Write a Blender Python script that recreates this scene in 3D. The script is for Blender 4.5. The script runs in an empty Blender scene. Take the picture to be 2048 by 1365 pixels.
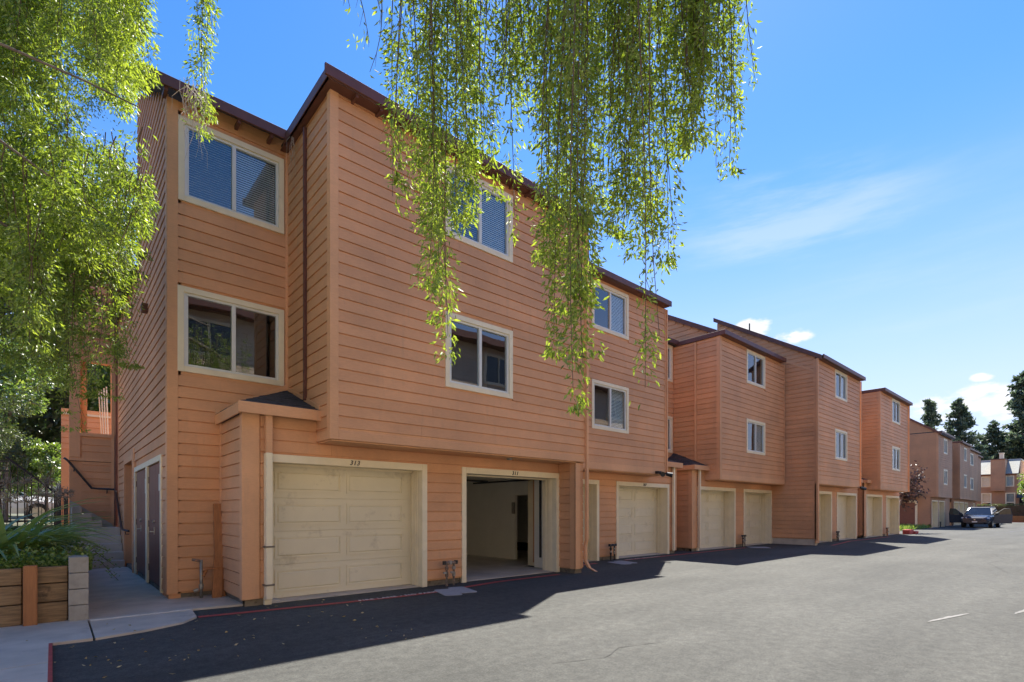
import bpy, bmesh, math, random
import numpy as np
from mathutils import Vector, Matrix
R = math.radians
random.seed(11); rng = np.random.default_rng(7)
sc = bpy.context.scene
C = sc.collection

# ------------------------------------------------------------------ camera, sky, sun, exposure
cam_d = bpy.data.cameras.new('camera'); cam = bpy.data.objects.new('camera', cam_d); C.objects.link(cam)
cam.location = (0, 0, 1.39)
AX = R(48.5835)                                   # angle from the facade direction (X) to the view direction
cam.rotation_euler = (R(90), 0, AX - R(90))
cam_d.sensor_width = 36; cam_d.lens = 1041.8 / 2048 * 36; cam_d.shift_y = (1021.5 - 682.5) / 2048
cam_d.clip_start = .05; cam_d.clip_end = 2000
sc.camera = cam
SUN = Vector((4.2, 2.4, 7.7)).normalized()
EL = math.asin(SUN.z); AZ = math.atan2(SUN.x, SUN.y)   # azimuth measured from +Y towards +X
wd = bpy.data.worlds.new('World'); sc.world = wd; wd.use_nodes = True
nt = wd.node_tree; nt.nodes.clear(); L = nt.links.new
def WN(t, **k):
    n = nt.nodes.new(t)
    for a, b in k.items(): setattr(n, a, b)
    return n
sky = WN('ShaderNodeTexSky', sky_type='NISHITA', sun_disc=False, sun_elevation=EL, sun_rotation=AZ, air_density=1.0, dust_density=.1, ozone_density=2.0, altitude=100)
tc = WN('ShaderNodeTexCoord')
sep = WN('ShaderNodeSeparateXYZ'); L(tc.outputs['Generated'], sep.inputs[0])
def M(op, a, b=None, c=None):
    n = WN('ShaderNodeMath', operation=op)
    for i, v in enumerate((a, b, c)):
        if v is None: continue
        if isinstance(v, (int, float)): n.inputs[i].default_value = v
        else: L(v, n.inputs[i])
    return n.outputs[0]
def cloud_mask(cx, cy, cz, rad, soft):             # soft disc around a direction
    d = WN('ShaderNodeVectorMath', operation='DISTANCE'); v = Vector((cx, cy, cz)).normalized()
    mp = WN('ShaderNodeVectorMath', operation='MULTIPLY'); L(tc.outputs['Generated'], mp.inputs[0]); mp.inputs[1].default_value = (1, 1, 2.2)
    L(mp.outputs[0], d.inputs[0]); d.inputs[1].default_value = (v.x, v.y, v.z * 2.2)
    mr = WN('ShaderNodeMapRange', interpolation_type='SMOOTHSTEP'); L(d.outputs['Value'], mr.inputs[0])
    mr.inputs[1].default_value = rad; mr.inputs[2].default_value = rad * soft; mr.inputs[3].default_value = 0; mr.inputs[4].default_value = 1
    return mr.outputs[0]
nz = WN('ShaderNodeTexNoise'); nz.inputs['Scale'].default_value = 30; nz.inputs['Detail'].default_value = 9; nz.inputs['Roughness'].default_value = .55
stv = WN('ShaderNodeVectorMath', operation='MULTIPLY'); stv.inputs[1].default_value = (1, 1, 2.0); L(tc.outputs['Generated'], stv.inputs[0]); L(stv.outputs[0], nz.inputs['Vector'])
nz2 = WN('ShaderNodeTexNoise'); nz2.inputs['Scale'].default_value = 3.0; nz2.inputs['Detail'].default_value = 9; nz2.inputs['Roughness'].default_value = .6
stv2 = WN('ShaderNodeVectorMath', operation='MULTIPLY'); stv2.inputs[1].default_value = (1, 1.0, 6.5); L(tc.outputs['Generated'], stv2.inputs[0]); L(stv2.outputs[0], nz2.inputs['Vector'])
puffs = None
for (cx, cy, cz, rad) in ((0.8716, 0.3844, 0.3043, 0.045), (0.9002, 0.3327, 0.281, 0.04), (0.9778, 0.1466, 0.15, 0.075), (0.9821, 0.1066, 0.1551, 0.075), (0.9762, 0.1111, 0.1865, 0.02), (0.9895, 0.0235, 0.1429, 0.12), (0.9923, -0.0744, 0.0989, 0.15), (0.1146, 0.9872, 0.1108, 0.1), (-0.2447, 0.9652, 0.0925, 0.2), (0.9787, 0.1756, 0.1058, 0.07)):
    m = cloud_mask(cx, cy, cz, rad * 1.3, .2)
    puffs = m if puffs is None else M('MAXIMUM', puffs, m)
pf = M('ADD', M('MULTIPLY', puffs, .95), M('MULTIPLY', M('SUBTRACT', nz.outputs['Fac'], .5), M('ADD', M('MULTIPLY', puffs, 1.6), .6)))
pm = WN('ShaderNodeMapRange', interpolation_type='SMOOTHSTEP'); L(pf, pm.inputs[0]); pm.inputs[1].default_value = .5; pm.inputs[2].default_value = 1.05
wm = cloud_mask(*(0.8236, 0.3367, 0.4565), .26, .05)
wm2 = cloud_mask(*(0.9366, 0.1404, 0.3211), .6, .05)
wn = WN('ShaderNodeMapRange'); L(nz2.outputs['Fac'], wn.inputs[0]); wn.inputs[1].default_value = .4; wn.inputs[2].default_value = .72
wf = M('MULTIPLY', M('ADD', wm, M('MULTIPLY', wm2, .45)), wn.outputs[0])
wr = WN('ShaderNodeMapRange', interpolation_type='SMOOTHSTEP'); L(wf, wr.inputs[0]); wr.inputs[1].default_value = .02; wr.inputs[2].default_value = .95; wr.inputs[4].default_value = .28
hz = WN('ShaderNodeMapRange', interpolation_type='SMOOTHSTEP'); L(sep.outputs['Z'], hz.inputs[0]); hz.inputs[1].default_value = .58; hz.inputs[2].default_value = 0; hz.inputs[4].default_value = .85
cl = M('MAXIMUM', pm.outputs[0], M('MAXIMUM', wr.outputs[0], 0.0))
hs = WN('ShaderNodeHueSaturation'); hs.inputs['Saturation'].default_value = 1.32; hs.inputs['Hue'].default_value = .506; hs.inputs['Value'].default_value = 1.0; L(sky.outputs[0], hs.inputs['Color'])
hm = WN('ShaderNodeMix', data_type='RGBA'); L(hz.outputs[0], hm.inputs[0]); L(hs.outputs[0], hm.inputs[6]); hm.inputs[7].default_value = (3.3, 3.45, 4.8, 1)
mix = WN('ShaderNodeMix', data_type='RGBA'); L(cl, mix.inputs[0]); L(hm.outputs[2], mix.inputs[6]); mix.inputs[7].default_value = (4.6, 4.6, 4.7, 1)
bg = WN('ShaderNodeBackground'); bg.inputs['Strength'].default_value = .0665; L(mix.outputs[2], bg.inputs['Color'])
wo = WN('ShaderNodeOutputWorld'); L(bg.outputs[0], wo.inputs['Surface'])
sun_d = bpy.data.lights.new('sun', 'SUN'); sun_d.energy = 3.6; sun_d.angle = R(.53); sun_d.color = (1, .945, .85)
sun = bpy.data.objects.new('sun', sun_d); C.objects.link(sun); sun.rotation_euler = SUN.to_track_quat('Z', 'Y').to_euler(); sun.location = (0, 0, 40)
vs = sc.view_settings; vs.view_transform = 'Standard'; vs.look = 'None'; vs.exposure = 1.86; vs.gamma = 1; vs.use_curve_mapping = False
sc.cycles.max_bounces = 8; sc.cycles.diffuse_bounces = 5; sc.cycles.glossy_bounces = 3; sc.cycles.transmission_bounces = 5; sc.cycles.transparent_max_bounces = 8
sc.cycles.sample_clamp_indirect = 6; sc.cycles.caustics_reflective = False; sc.cycles.caustics_refractive = False

# ------------------------------------------------------------------ materials
def new_mat(name):
    m = bpy.data.materials.new(name); m.use_nodes = True; t = m.node_tree; t.nodes.clear()
    o = t.nodes.new('ShaderNodeOutputMaterial'); b = t.nodes.new('ShaderNodeBsdfPrincipled'); t.links.new(b.outputs[0], o.inputs[0])
    return m, t, b
def noise(t, scale, detail=4, rough=.55, vec=None, stretch=None):
    g = t.nodes.new('ShaderNodeNewGeometry'); n = t.nodes.new('ShaderNodeTexNoise')
    n.inputs['Scale'].default_value = scale; n.inputs['Detail'].default_value = detail; n.inputs['Roughness'].default_value = rough
    src = g.outputs['Position']
    if stretch:
        mm = t.nodes.new('ShaderNodeVectorMath'); mm.operation = 'MULTIPLY'; mm.inputs[1].default_value = stretch; t.links.new(src, mm.inputs[0]); src = mm.outputs[0]
    t.links.new(src, n.inputs['Vector']); return n.outputs['Fac']
def ramp(t, fac, stops):
    r = t.nodes.new('ShaderNodeValToRGB'); t.links.new(fac, r.inputs[0]); e = r.color_ramp.elements
    while len(e) < len(stops): e.new(.5)
    for el, (p, c) in zip(e, stops): el.position = p; el.color = (*c, 1)
    return r.outputs[0]
def mixc(t, a, b, fac, mode='MIX'):
    m = t.nodes.new('ShaderNodeMix'); m.data_type = 'RGBA'; m.blend_type = mode
    for i, v in ((0, fac), (6, a), (7, b)):
        if isinstance(v, (int, float)): m.inputs[i].default_value = v
        elif isinstance(v, tuple): m.inputs[i].default_value = (*v, 1)
        else: t.links.new(v, m.inputs[i])
    return m.outputs[2]
def bump(t, b, h, strength, dist=.01):
    n = t.nodes.new('ShaderNodeBump'); n.inputs['Strength'].default_value = strength; n.inputs['Distance'].default_value = dist
    t.links.new(h, n.inputs['Height']); t.links.new(n.outputs[0], b.inputs['Normal'])
def sc_(c, k): return tuple(min(1, x * k) for x in c)
def simple(name, col, rough=.6, var=.12, scale=3, bs=0, bscale=60, metal=0, stretch=None, spec=None, dirt=None):
    m, t, b = new_mat(name)
    n = noise(t, scale, 5, .6, stretch=stretch)
    col_o = ramp(t, n, [(.3, sc_(col, 1 - var)), (.7, sc_(col, 1 + var))])
    if dirt:
        d = noise(t, dirt[1], 6, .7)
        f = t.nodes.new('ShaderNodeMapRange'); t.links.new(d, f.inputs[0]); f.inputs[1].default_value = dirt[2]; f.inputs[2].default_value = dirt[2] + .12; f.inputs[4].default_value = dirt[3]
        col_o = mixc(t, col_o, dirt[0], f.outputs[0])
    t.links.new(col_o, b.inputs['Base Color']); b.inputs['Roughness'].default_value = rough; b.inputs['Metallic'].default_value = metal
    if spec is not None: b.inputs['Specular IOR Level'].default_value = spec
    if bs: bump(t, b, noise(t, bscale, 3, .6, stretch=stretch), bs, .004)
    return m
def siding_mat(name, col):
    m, t, b = new_mat(name)
    oi = t.nodes.new('ShaderNodeObjectInfo')
    base = ramp(t, oi.outputs['Random'], [(0, sc_(col, .93)), (1, sc_(col, 1.06))])
    n = noise(t, .7, 5, .6)
    base = mixc(t, base, ramp(t, n, [(.3, (.82, .83, .86)), (.7, (1.1, 1.07, 1.04))]), 1, 'MULTIPLY')
    g = noise(t, 14, 5, .65, stretch=(1, 1, 8))
    base = mixc(t, base, ramp(t, g, [(.35, (.93, .92, .92)), (.65, (1.03, 1.03, 1.03))]), 1, 'MULTIPLY')
    st = noise(t, 2.2, 6, .7, stretch=(3, 3, .35))              # rain streaks and chalky wear
    f = t.nodes.new('ShaderNodeMapRange'); t.links.new(st, f.inputs[0]); f.inputs[1].default_value = .56; f.inputs[2].default_value = .78; f.inputs[4].default_value = .42
    base = mixc(t, base, sc_((col[0] * .62, col[1] * .72, col[2] * .85), 1), f.outputs[0])
    t.links.new(base, b.inputs['Base Color']); b.inputs['Roughness'].default_value = .62; b.inputs['Specular IOR Level'].default_value = .3
    bump(t, b, noise(t, 40, 4, .6, stretch=(1, 1, 7)), .25, .004)
    return m
PAINT = (.73, .385, .20)
MT = {}
MT['siding'] = siding_mat('terracotta siding paint', PAINT)
MT['siding2'] = siding_mat('darker brown siding', (.50, .285, .165))  # darker, duller version of the siding colour for the far buildings
MT['trim2'] = siding_mat('darker brown trim', (.53, .31, .185))
MT['tan'] = siding_mat('tan siding paint', (.78, .62, .45))
MT['trim'] = siding_mat('terracotta trim paint', (.78, .425, .225))
MT['cream'] = simple('cream trim paint', (.86, .75, .53), .5, .06, 4, .12, 50, dirt=((.3, .24, .17), 5, .66, .5))
MT['door'] = simple('beige garage door paint', (.8, .72, .53), .45, .05, 1.6, .08, 40, dirt=((.5, .43, .31), 2.6, .56, .55))
MT['brown'] = simple('dark brown fascia paint', (.13, .05, .036), .5, .18, 5, .2, 40)
MT['reddoor'] = simple('red brown door paint', (.2, .075, .05), .5, .1, 3, .1, 50)
MT['vinyl'] = simple('white vinyl', (.74, .74, .7), .35, .03, 6)
MT['slat'] = simple('blind slats', (.82, .82, .8), .4, .04, 6)
MT['block'] = simple('weathered concrete block', (.36, .325, .27), .9, .2, 6, .5, 60, dirt=((.2, .17, .13), 3, .55, .6))
MT['step'] = simple('step concrete', (.5, .45, .38), .85, .14, 3, .3, 80)
MT['conc'] = simple('concrete', (.54, .47, .385), .85, .16, 2.2, .4, 90, dirt=((.2, .18, .15), 1.8, .58, .5))
MT['found'] = simple('stained foundation concrete', (.2, .165, .12), .9, .3, 4, .5, 60, dirt=((.06, .05, .04), 5, .52, .8))
MT['concedge'] = simple('pale worn concrete edge', (.5, .49, .47), .85, .15, 8, .3, 90)
MT['redpaint'] = simple('red line paint', (.42, .06, .05), .7, .2, 14, .2, 120, dirt=((.09, .075, .07), 22, .66, .6))
MT['whitepaint'] = simple('white stencil paint', (.15, .148, .142), .8, .3, 14, dirt=((.2, .05, .05), 30, .6, .8))
MT['black'] = simple('black metal', (.02, .02, .022), .4, .2, 8)
MT['rail'] = simple('dark painted rail', (.03, .03, .036), .35, .2, 8)
MT['pipe'] = simple('weathered pipe', (.17, .13, .10), .6, .5, 30, .3, 90, dirt=((.45, .2, .1), 25, .52, .9))
MT['galv'] = simple('galvanised pipe', (.33, .32, .29), .45, .25, 14, metal=.5)
MT['lid'] = simple('grey meter box lid', (.34, .335, .34), .8, .12, 12, .3, 120)
MT['wood'] = simple('orange stained timber', (.38, .15, .05), .6, .2, 3, .3, 30, stretch=(12, 12, 1))
MT['oldwood'] = simple('weathered timber', (.27, .17, .085), .8, .38, 3.5, .6, 26, stretch=(1.2, 1, 12), dirt=((.07, .045, .03), 4, .58, .8))
MT['shingle'] = simple('dark roof shingles', (.06, .056, .058), .9, .4, 14, .5, 80)
MT['greyroof'] = simple('grey composition roof', (.36, .36, .32), .9, .18, 8, .4, 60)
MT['soil'] = simple('planter soil', (.06, .04, .028), 1, .4, 12, .6, 50)
MT['ground'] = simple('dry ground', (.1, .1, .06), 1, .3, .5, .3, 8)
MT['plaster'] = simple('garage plaster', (.9, .88, .8), .8, .04, 2, .1, 40, dirt=((.25, .22, .18), 2.5, .64, .6))
MT['plastdark'] = simple('dark plywood panel', (.12, .10, .07), .8, .1, 2)
MT['gfloor'] = simple('garage concrete floor', (.5, .48, .46), .5, .2, 1.5, .1, 40)
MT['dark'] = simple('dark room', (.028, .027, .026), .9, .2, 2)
MT['curtain'] = simple('pale curtain', (.5, .52, .5), .8, .06, 4)
MT['bark'] = simple('grey brown bark', (.13, .105, .085), .9, .35, 9, .8, 30, stretch=(3, 3, .8))
MT['twig'] = simple('twigs', (.11, .075, .05), .8, .3, 10)
MT['drytwig'] = simple('dry bleached twigs', (.48, .42, .34), .8, .25, 10)
MT['ironpicket'] = MT['black']
MT['chrome'] = simple('brushed steel', (.5, .5, .48), .3, .1, 10, metal=.9)
MT['tyre'] = simple('tyre rubber', (.02, .02, .02), .8, .2, 20)
MT['carblue'] = simple('blue grey car paint', (.045, .055, .085), .2, .04, 3, metal=.5)
MT['carwhite'] = simple('white car paint', (.75, .76, .78), .2, .02, 3)
MT['plastic'] = simple('dark grey plastic', (.03, .03, .032), .5, .1, 9)
MT['sign'] = simple('pale sticker', (.62, .6, .52), .5, .06, 12)
MT['lamp'] = simple('headlight lens', (.55, .58, .62), .12, .05, 8)
MT['agave'] = simple('flower heads', (.3, .25, .2), .8, .25, 20)
def asphalt():
    m, t, b = new_mat('worn asphalt')
    big = noise(t, .45, 6, .6); fine = noise(t, 48, 5, .8); streak = noise(t, .5, 5, .6, stretch=(.35, 2.2, 1))
    c = ramp(t, big, [(.3, (.051, .0525, .049)), (.7, (.074, .0755, .0705))])
    c = mixc(t, c, ramp(t, streak, [(.3, (.76, .76, .76)), (.66, (1.16, 1.15, 1.14))]), 1, 'MULTIPLY')
    c = mixc(t, c, ramp(t, fine, [(.32, (.5, .5, .51)), (.7, (1.5, 1.49, 1.46))]), 1, 'MULTIPLY')
    sp = t.nodes.new('ShaderNodeTexVoronoi'); sp.inputs['Scale'].default_value = 95; g = t.nodes.new('ShaderNodeNewGeometry'); t.links.new(g.outputs['Position'], sp.inputs['Vector'])
    sr = ramp(t, sp.outputs['Distance'], [(.08, (1.5, 1.48, 1.42)), (.3, (1, 1, 1))]); c = mixc(t, c, sr, .7, 'MULTIPLY')
    mid = noise(t, 9, 5, .72); c = mixc(t, c, ramp(t, mid, [(.36, (.74, .74, .74)), (.64, (1.22, 1.22, 1.21))]), 1, 'MULTIPLY')
    oil = noise(t, .9, 5, .7); f = t.nodes.new('ShaderNodeMapRange'); t.links.new(oil, f.inputs[0]); f.inputs[1].default_value = .6; f.inputs[2].default_value = .74; f.inputs[4].default_value = .6
    c = mixc(t, c, (.04, .04, .04), f.outputs[0])
    # the strip resurfaced along the garages is fresher and darker
    sx = t.nodes.new('ShaderNodeSeparateXYZ'); t.links.new(g.outputs['Position'], sx.inputs[0])
    t.links.new(c, b.inputs['Base Color']); b.inputs['Roughness'].default_value = .85; b.inputs['Specular IOR Level'].default_value = .35
    bump(t, b, fine, .5, .006)
    return m
MT['asphalt'] = asphalt()
def glass_mat(name, fres=1.75, tint=(.9, .95, .95), wav=.015):
    m = bpy.data.materials.new(name); m.use_nodes = True; t = m.node_tree; t.nodes.clear()
    o = t.nodes.new('ShaderNodeOutputMaterial'); mx = t.nodes.new('ShaderNodeMixShader'); tr = t.nodes.new('ShaderNodeBsdfTransparent'); gl = t.nodes.new('ShaderNodeBsdfGlossy')
    fr = t.nodes.new('ShaderNodeFresnel'); fr.inputs[0].default_value = fres; tr.inputs[0].default_value = (*tint, 1); gl.inputs['Roughness'].default_value = .0
    bp = t.nodes.new('ShaderNodeBump'); bp.inputs['Strength'].default_value = .12; bp.inputs['Distance'].default_value = wav
    t.links.new(noise(t, 1.6, 1, .4), bp.inputs['Height']); t.links.new(bp.outputs[0], gl.inputs['Normal'])
    ge = t.nodes.new('ShaderNodeNewGeometry'); fm = t.nodes.new('ShaderNodeMath'); fm.operation = 'MULTIPLY'; sb = t.nodes.new('ShaderNodeMath'); sb.operation = 'SUBTRACT'; sb.inputs[0].default_value = 1; t.links.new(ge.outputs['Backfacing'], sb.inputs[1]); t.links.new(fr.outputs[0], fm.inputs[0]); t.links.new(sb.outputs[0], fm.inputs[1]); t.links.new(fm.outputs[0], mx.inputs[0]); t.links.new(tr.outputs[0], mx.inputs[1]); t.links.new(gl.outputs[0], mx.inputs[2]); t.links.new(mx.outputs[0], o.inputs[0])
    return m
MT['glass'] = glass_mat('window glass', 2.75)
MT['carglass'] = glass_mat('car glass', 1.9, (.25, .3, .32), 0)
def leaf_mat(name, a, b_, trans=.5, gloss=.12, rough=.35, tcol=None):
    m = bpy.data.materials.new(name); m.use_nodes = True; t = m.node_tree; t.nodes.clear()
    o = t.nodes.new('ShaderNodeOutputMaterial'); at = t.nodes.new('ShaderNodeAttribute'); at.attribute_name = 'tint'
    r = t.nodes.new('ShaderNodeValToRGB'); t.links.new(at.outputs['Fac'], r.inputs[0]); e = r.color_ramp.elements
    e[0].color = (*a, 1); e[1].color = (*b_, 1)
    df = t.nodes.new('ShaderNodeBsdfDiffuse'); tl = t.nodes.new('ShaderNodeBsdfTranslucent'); gl = t.nodes.new('ShaderNodeBsdfGlossy'); gl.inputs['Roughness'].default_value = rough
    m1 = t.nodes.new('ShaderNodeMixShader'); m1.inputs[0].default_value = trans; m2 = t.nodes.new('ShaderNodeMixShader'); m2.inputs[0].default_value = gloss
    t.links.new(r.outputs[0], df.inputs[0])
    hs_ = t.nodes.new('ShaderNodeHueSaturation'); hs_.inputs['Hue'].default_value = .485; hs_.inputs['Saturation'].default_value = 1.15; hs_.inputs['Value'].default_value = 1.85; t.links.new(r.outputs[0], hs_.inputs['Color']); t.links.new(hs_.outputs[0], tl.inputs[0])
    t.links.new(df.outputs[0], m1.inputs[1]); t.links.new(tl.outputs[0], m1.inputs[2]); t.links.new(m1.outputs[0], m2.inputs[1]); t.links.new(gl.outputs[0], m2.inputs[2]); t.links.new(m2.outputs[0], o.inputs[0])
    return m
MT['leaf'] = leaf_mat('weeping tree leaves', (.075, .135, .022), (.27, .36, .07), .5, .06, .42)
MT['leaf2'] = leaf_mat('bright broad leaves', (.07, .14, .03), (.19, .26, .06))
MT['leafdark'] = leaf_mat('dark evergreen leaves', (.035, .06, .025), (.11, .15, .055), .35, .1, .4)
MT['conifer'] = leaf_mat('conifer needles', (.045, .075, .05), (.12, .16, .095), .3, .06, .5)
MT['strap'] = leaf_mat('strap leaves', (.18, .28, .07), (.36, .46, .14), .35, .18, .35)
MT['cover'] = leaf_mat('ground cover leaves', (.08, .15, .03), (.26, .36, .09), .4, .06)
MT['hedge'] = leaf_mat('clipped hedge leaves', (.035, .06, .02), (.1, .13, .04), .35, .08)
MT['plum'] = leaf_mat('dark red leaves', (.03, .018, .018), (.1, .06, .05), .2, .06, .4)
MT['litter'] = leaf_mat('fallen leaves', (.3, .22, .08), (.55, .45, .2), .1, .1)

# ------------------------------------------------------------------ object helpers
ORG = {}                                           # world origin of every parent
def link(o, parent=None, loc=None):
    C.objects.link(o)
    p = Vector(loc) if loc is not None else (ORG[parent.name] if parent else Vector((0, 0, 0)))
    if parent is not None: o.parent = parent; o.location = p - ORG[parent.name]
    else: o.location = p
    ORG[o.name] = p.copy()
    return o
def tag(o, label=None, cat=None, group=None, kind=None):
    if label: o['label'] = label
    if cat: o['category'] = cat
    if group: o['group'] = group
    if kind: o['kind'] = kind
    return o
def thing(name, label, cat, loc, group=None):
    o = bpy.data.objects.new(name, None); o.empty_display_size = .3; link(o, None, loc); return tag(o, label, cat, group)
class MB:
    def __init__(s): s.v = []; s.f = []
    def box(s, x0, x1, y0, y1, z0, z1):
        if x1 < x0: x0, x1 = x1, x0
        if y1 < y0: y0, y1 = y1, y0
        if z1 < z0: z0, z1 = z1, z0
        n = len(s.v); s.v += [(x, y, z) for x in (x0, x1) for y in (y0, y1) for z in (z0, z1)]
        s.f += [tuple(n + i for i in q) for q in ((0, 1, 3, 2), (4, 6, 7, 5), (0, 4, 5, 1), (2, 3, 7, 6), (0, 2, 6, 4), (1, 5, 7, 3))]; return s
    def hexa(s, p):                                # 8 points: bottom ring 4, top ring 4
        n = len(s.v); s.v += [tuple(q) for q in p]
        s.f += [tuple(n + i for i in q) for q in ((3, 2, 1, 0), (4, 5, 6, 7), (0, 1, 5, 4), (1, 2, 6, 5), (2, 3, 7, 6), (3, 0, 4, 7))]; return s
    def prism(s, pts, a):                          # polygon pts extruded by vector a
        n = len(s.v); k = len(pts); a = Vector(a); s.v += [tuple(p) for p in pts] + [tuple(Vector(p) + a) for p in pts]
        s.f += [tuple(n + i for i in range(k))[::-1], tuple(n + k + i for i in range(k))] + [(n + i, n + (i + 1) % k, n + k + (i + 1) % k, n + k + i) for i in range(k)]; return s
    def tube(s, pts, r, k=6, r1=None, cap=True):
        pts = [Vector(p) for p in pts]; n = len(s.v); m = len(pts)
        for i, p in enumerate(pts):
            d = (pts[min(i + 1, m - 1)] - pts[max(i - 1, 0)]).normalized(); u = d.orthogonal().normalized() if i == 0 else (u - d * u.dot(d)).normalized(); w = d.cross(u)
            rr = r if r1 is None else r + (r1 - r) * i / max(1, m - 1)
            for j in range(k):
                a = 2 * math.pi * j / k; s.v.append(tuple(p + (u * math.cos(a) + w * math.sin(a)) * rr))
        for i in range(m - 1):
            for j in range(k): s.f.append((n + i * k + j, n + i * k + (j + 1) % k, n + (i + 1) * k + (j + 1) % k, n + (i + 1) * k + j))
        if cap: s.f.append(tuple(n + j for j in range(k))[::-1]); s.f.append(tuple(n + (m - 1) * k + j for j in range(k)))
        return s
    def mesh(s, name, mat, org, smooth=False):
        me = bpy.data.meshes.new(name); o = Vector(org); me.from_pydata([tuple(Vector(v) - o) for v in s.v], [], s.f)
        bm = bmesh.new(); bm.from_mesh(me); bmesh.ops.recalc_face_normals(bm, faces=bm.faces); bm.to_mesh(me); bm.free()
        if smooth: me.shade_smooth()
        me.materials.append(mat); me.update(); return me
    def build(s, name, mat, parent=None, loc=None, smooth=False, bevel=0, kind=None, label=None):
        p = Vector(loc) if loc is not None else (ORG[parent.name] if parent else Vector((0, 0, 0)))
        o = bpy.data.objects.new(name, s.mesh(name, MT[mat] if isinstance(mat, str) else mat, p, smooth)); link(o, parent, p)
        if bevel:
            b = o.modifiers.new('bevel', 'BEVEL'); b.width = bevel; b.segments = 1; b.limit_method = 'ANGLE'; b.angle_limit = R(40)
        if kind: o['kind'] = kind
        if label: o['label'] = label
        return o
def leaf_mesh(name, P, D, Ln, Wd, mat, tint, parent=None, loc=None, fold=.25, kind='stuff', seed=0):
    """many folded leaves: base points P, unit directions D, lengths and widths"""
    g = np.random.default_rng(seed + len(P)); n = len(P)
    rv = g.normal(size=(n, 3)); S = np.cross(D, rv); S /= np.linalg.norm(S, axis=1, keepdims=True) + 1e-9; N = np.cross(S, D)
    Ln = np.broadcast_to(Ln, n)[:, None]; Wd = np.broadcast_to(Wd, n)[:, None]
    mid = P + D * Ln * .45
    V = np.empty((n, 4, 3)); V[:, 0] = P; V[:, 1] = mid + S * Wd * .5 + N * Wd * fold; V[:, 2] = P + D * Ln + N * Ln * -.08; V[:, 3] = mid - S * Wd * .5 + N * Wd * fold
    p = Vector(loc) if loc is not None else (ORG[parent.name] if parent else Vector((0, 0, 0)))
    V = (V.reshape(-1, 3) - np.array(p)).astype(np.float32)
    me = bpy.data.meshes.new(name); me.vertices.add(4 * n); me.vertices.foreach_set('co', V.ravel())
    idx = np.arange(n)[:, None] * 4 + np.array([0, 1, 2, 0, 2, 3])[None, :]; me.loops.add(6 * n); me.loops.foreach_set('vertex_index', idx.ravel().astype(np.int32))
    me.polygons.add(2 * n); me.polygons.foreach_set('loop_start', np.arange(0, 6 * n, 3, dtype=np.int32)); me.polygons.foreach_set('loop_total', np.full(2 * n, 3, dtype=np.int32))
    me.update(calc_edges=True)
    at = me.attributes.new('tint', 'FLOAT', 'POINT'); at.data.foreach_set('value', np.repeat(np.clip(tint, 0, 1), 4).astype(np.float32))
    me.materials.append(MT[mat]); o = bpy.data.objects.new(name, me); link(o, parent, p); o['kind'] = kind
    return o
def unit(v): return v / (np.linalg.norm(v, axis=1, keepdims=True) + 1e-9)

# ------------------------------------------------------------------ siding
EXP = .178
_bm = {}
def board_mesh(mat):
    if mat not in _bm:
        b = MB(); b.hexa([(0, -.027, 0), (1, -.027, 0), (1, 0, 0), (0, 0, 0), (0, -.016, 1), (1, -.016, 1), (1, 0, 1), (0, 0, 1)])
        _bm[mat] = b.mesh('siding_board', MT[mat], (0, 0, 0))
    return _bm[mat]
def cut(a0, a1, holes):
    seg = [(a0, a1)]
    for h0, h1 in holes:
        seg = [s for x, y in seg for s in ((x, min(y, h0)), (max(x, h1), y)) if s[1] - s[0] > .03]
    return seg
def siding(parent, face, const, a0, a1, z0, z1, holes=(), mode='each', top=None, mat='siding', lo=None, exp=EXP):
    """lap boards on a wall. face: '-y' (boards run along x), '-x' or '+x' (boards run along y). holes: (a0,a1,z0,z1). top(z)->(a0,a1) range for sloped walls"""
    rows = int(math.ceil((z1 - z0) / exp - .15)); joined = MB()
    for k in range(rows):
        zb = z0 + k * exp; zt = min(zb + exp - .017, z1)
        if zt - zb < .03: continue
        b0, b1 = top((zb + zt) / 2) if top else (a0, a1)
        b0, b1 = max(a0, b0), min(a1, b1)
        if b1 - b0 < .05: continue
        hs_ = [(h[0], h[1]) for h in holes if h[2] < zt - .02 and h[3] > zb + .02]
        for s0, s1 in cut(b0, b1, hs_):
            pieces = [(s0, s1)]
            if s1 - s0 > 2.6 and random.random() < .55:
                j = random.uniform(s0 + .7, s1 - .7); pieces = [(s0, j - .0012), (j + .0012, s1)]
            for q0, q1 in pieces:
                if mode == 'each':
                    o = bpy.data.objects.new('siding_board', board_mesh(mat))
                    if face == '-y': loc = (q0, const, zb); rz = 0
                    elif face == '-x': loc = (const, q1, zb); rz = R(-90)
                    else: loc = (const, q0, zb); rz = R(90)
                    C.objects.link(o); o.parent = parent; o.location = Vector(loc) - ORG[parent.name]; o.rotation_euler = (0, 0, rz); o.scale = (q1 - q0, 1, zt - zb)
                else:
                    if face == '-y': joined.hexa([(q0, const - .027, zb), (q1, const - .027, zb), (q1, const, zb), (q0, const, zb), (q0, const - .016, zt), (q1, const - .016, zt), (q1, const, zt), (q0, const, zt)])
                    else:
                        s = -1 if face == '-x' else 1
                        joined.hexa([(const + s * .027, q0, zb), (const + s * .027, q1, zb), (const, q1, zb), (const, q0, zb), (const + s * .016, q0, zt), (const + s * .016, q1, zt), (const, q1, zt), (const, q0, zt)])
    if joined.v: joined.build('siding', mat, parent, kind='stuff')
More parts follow.
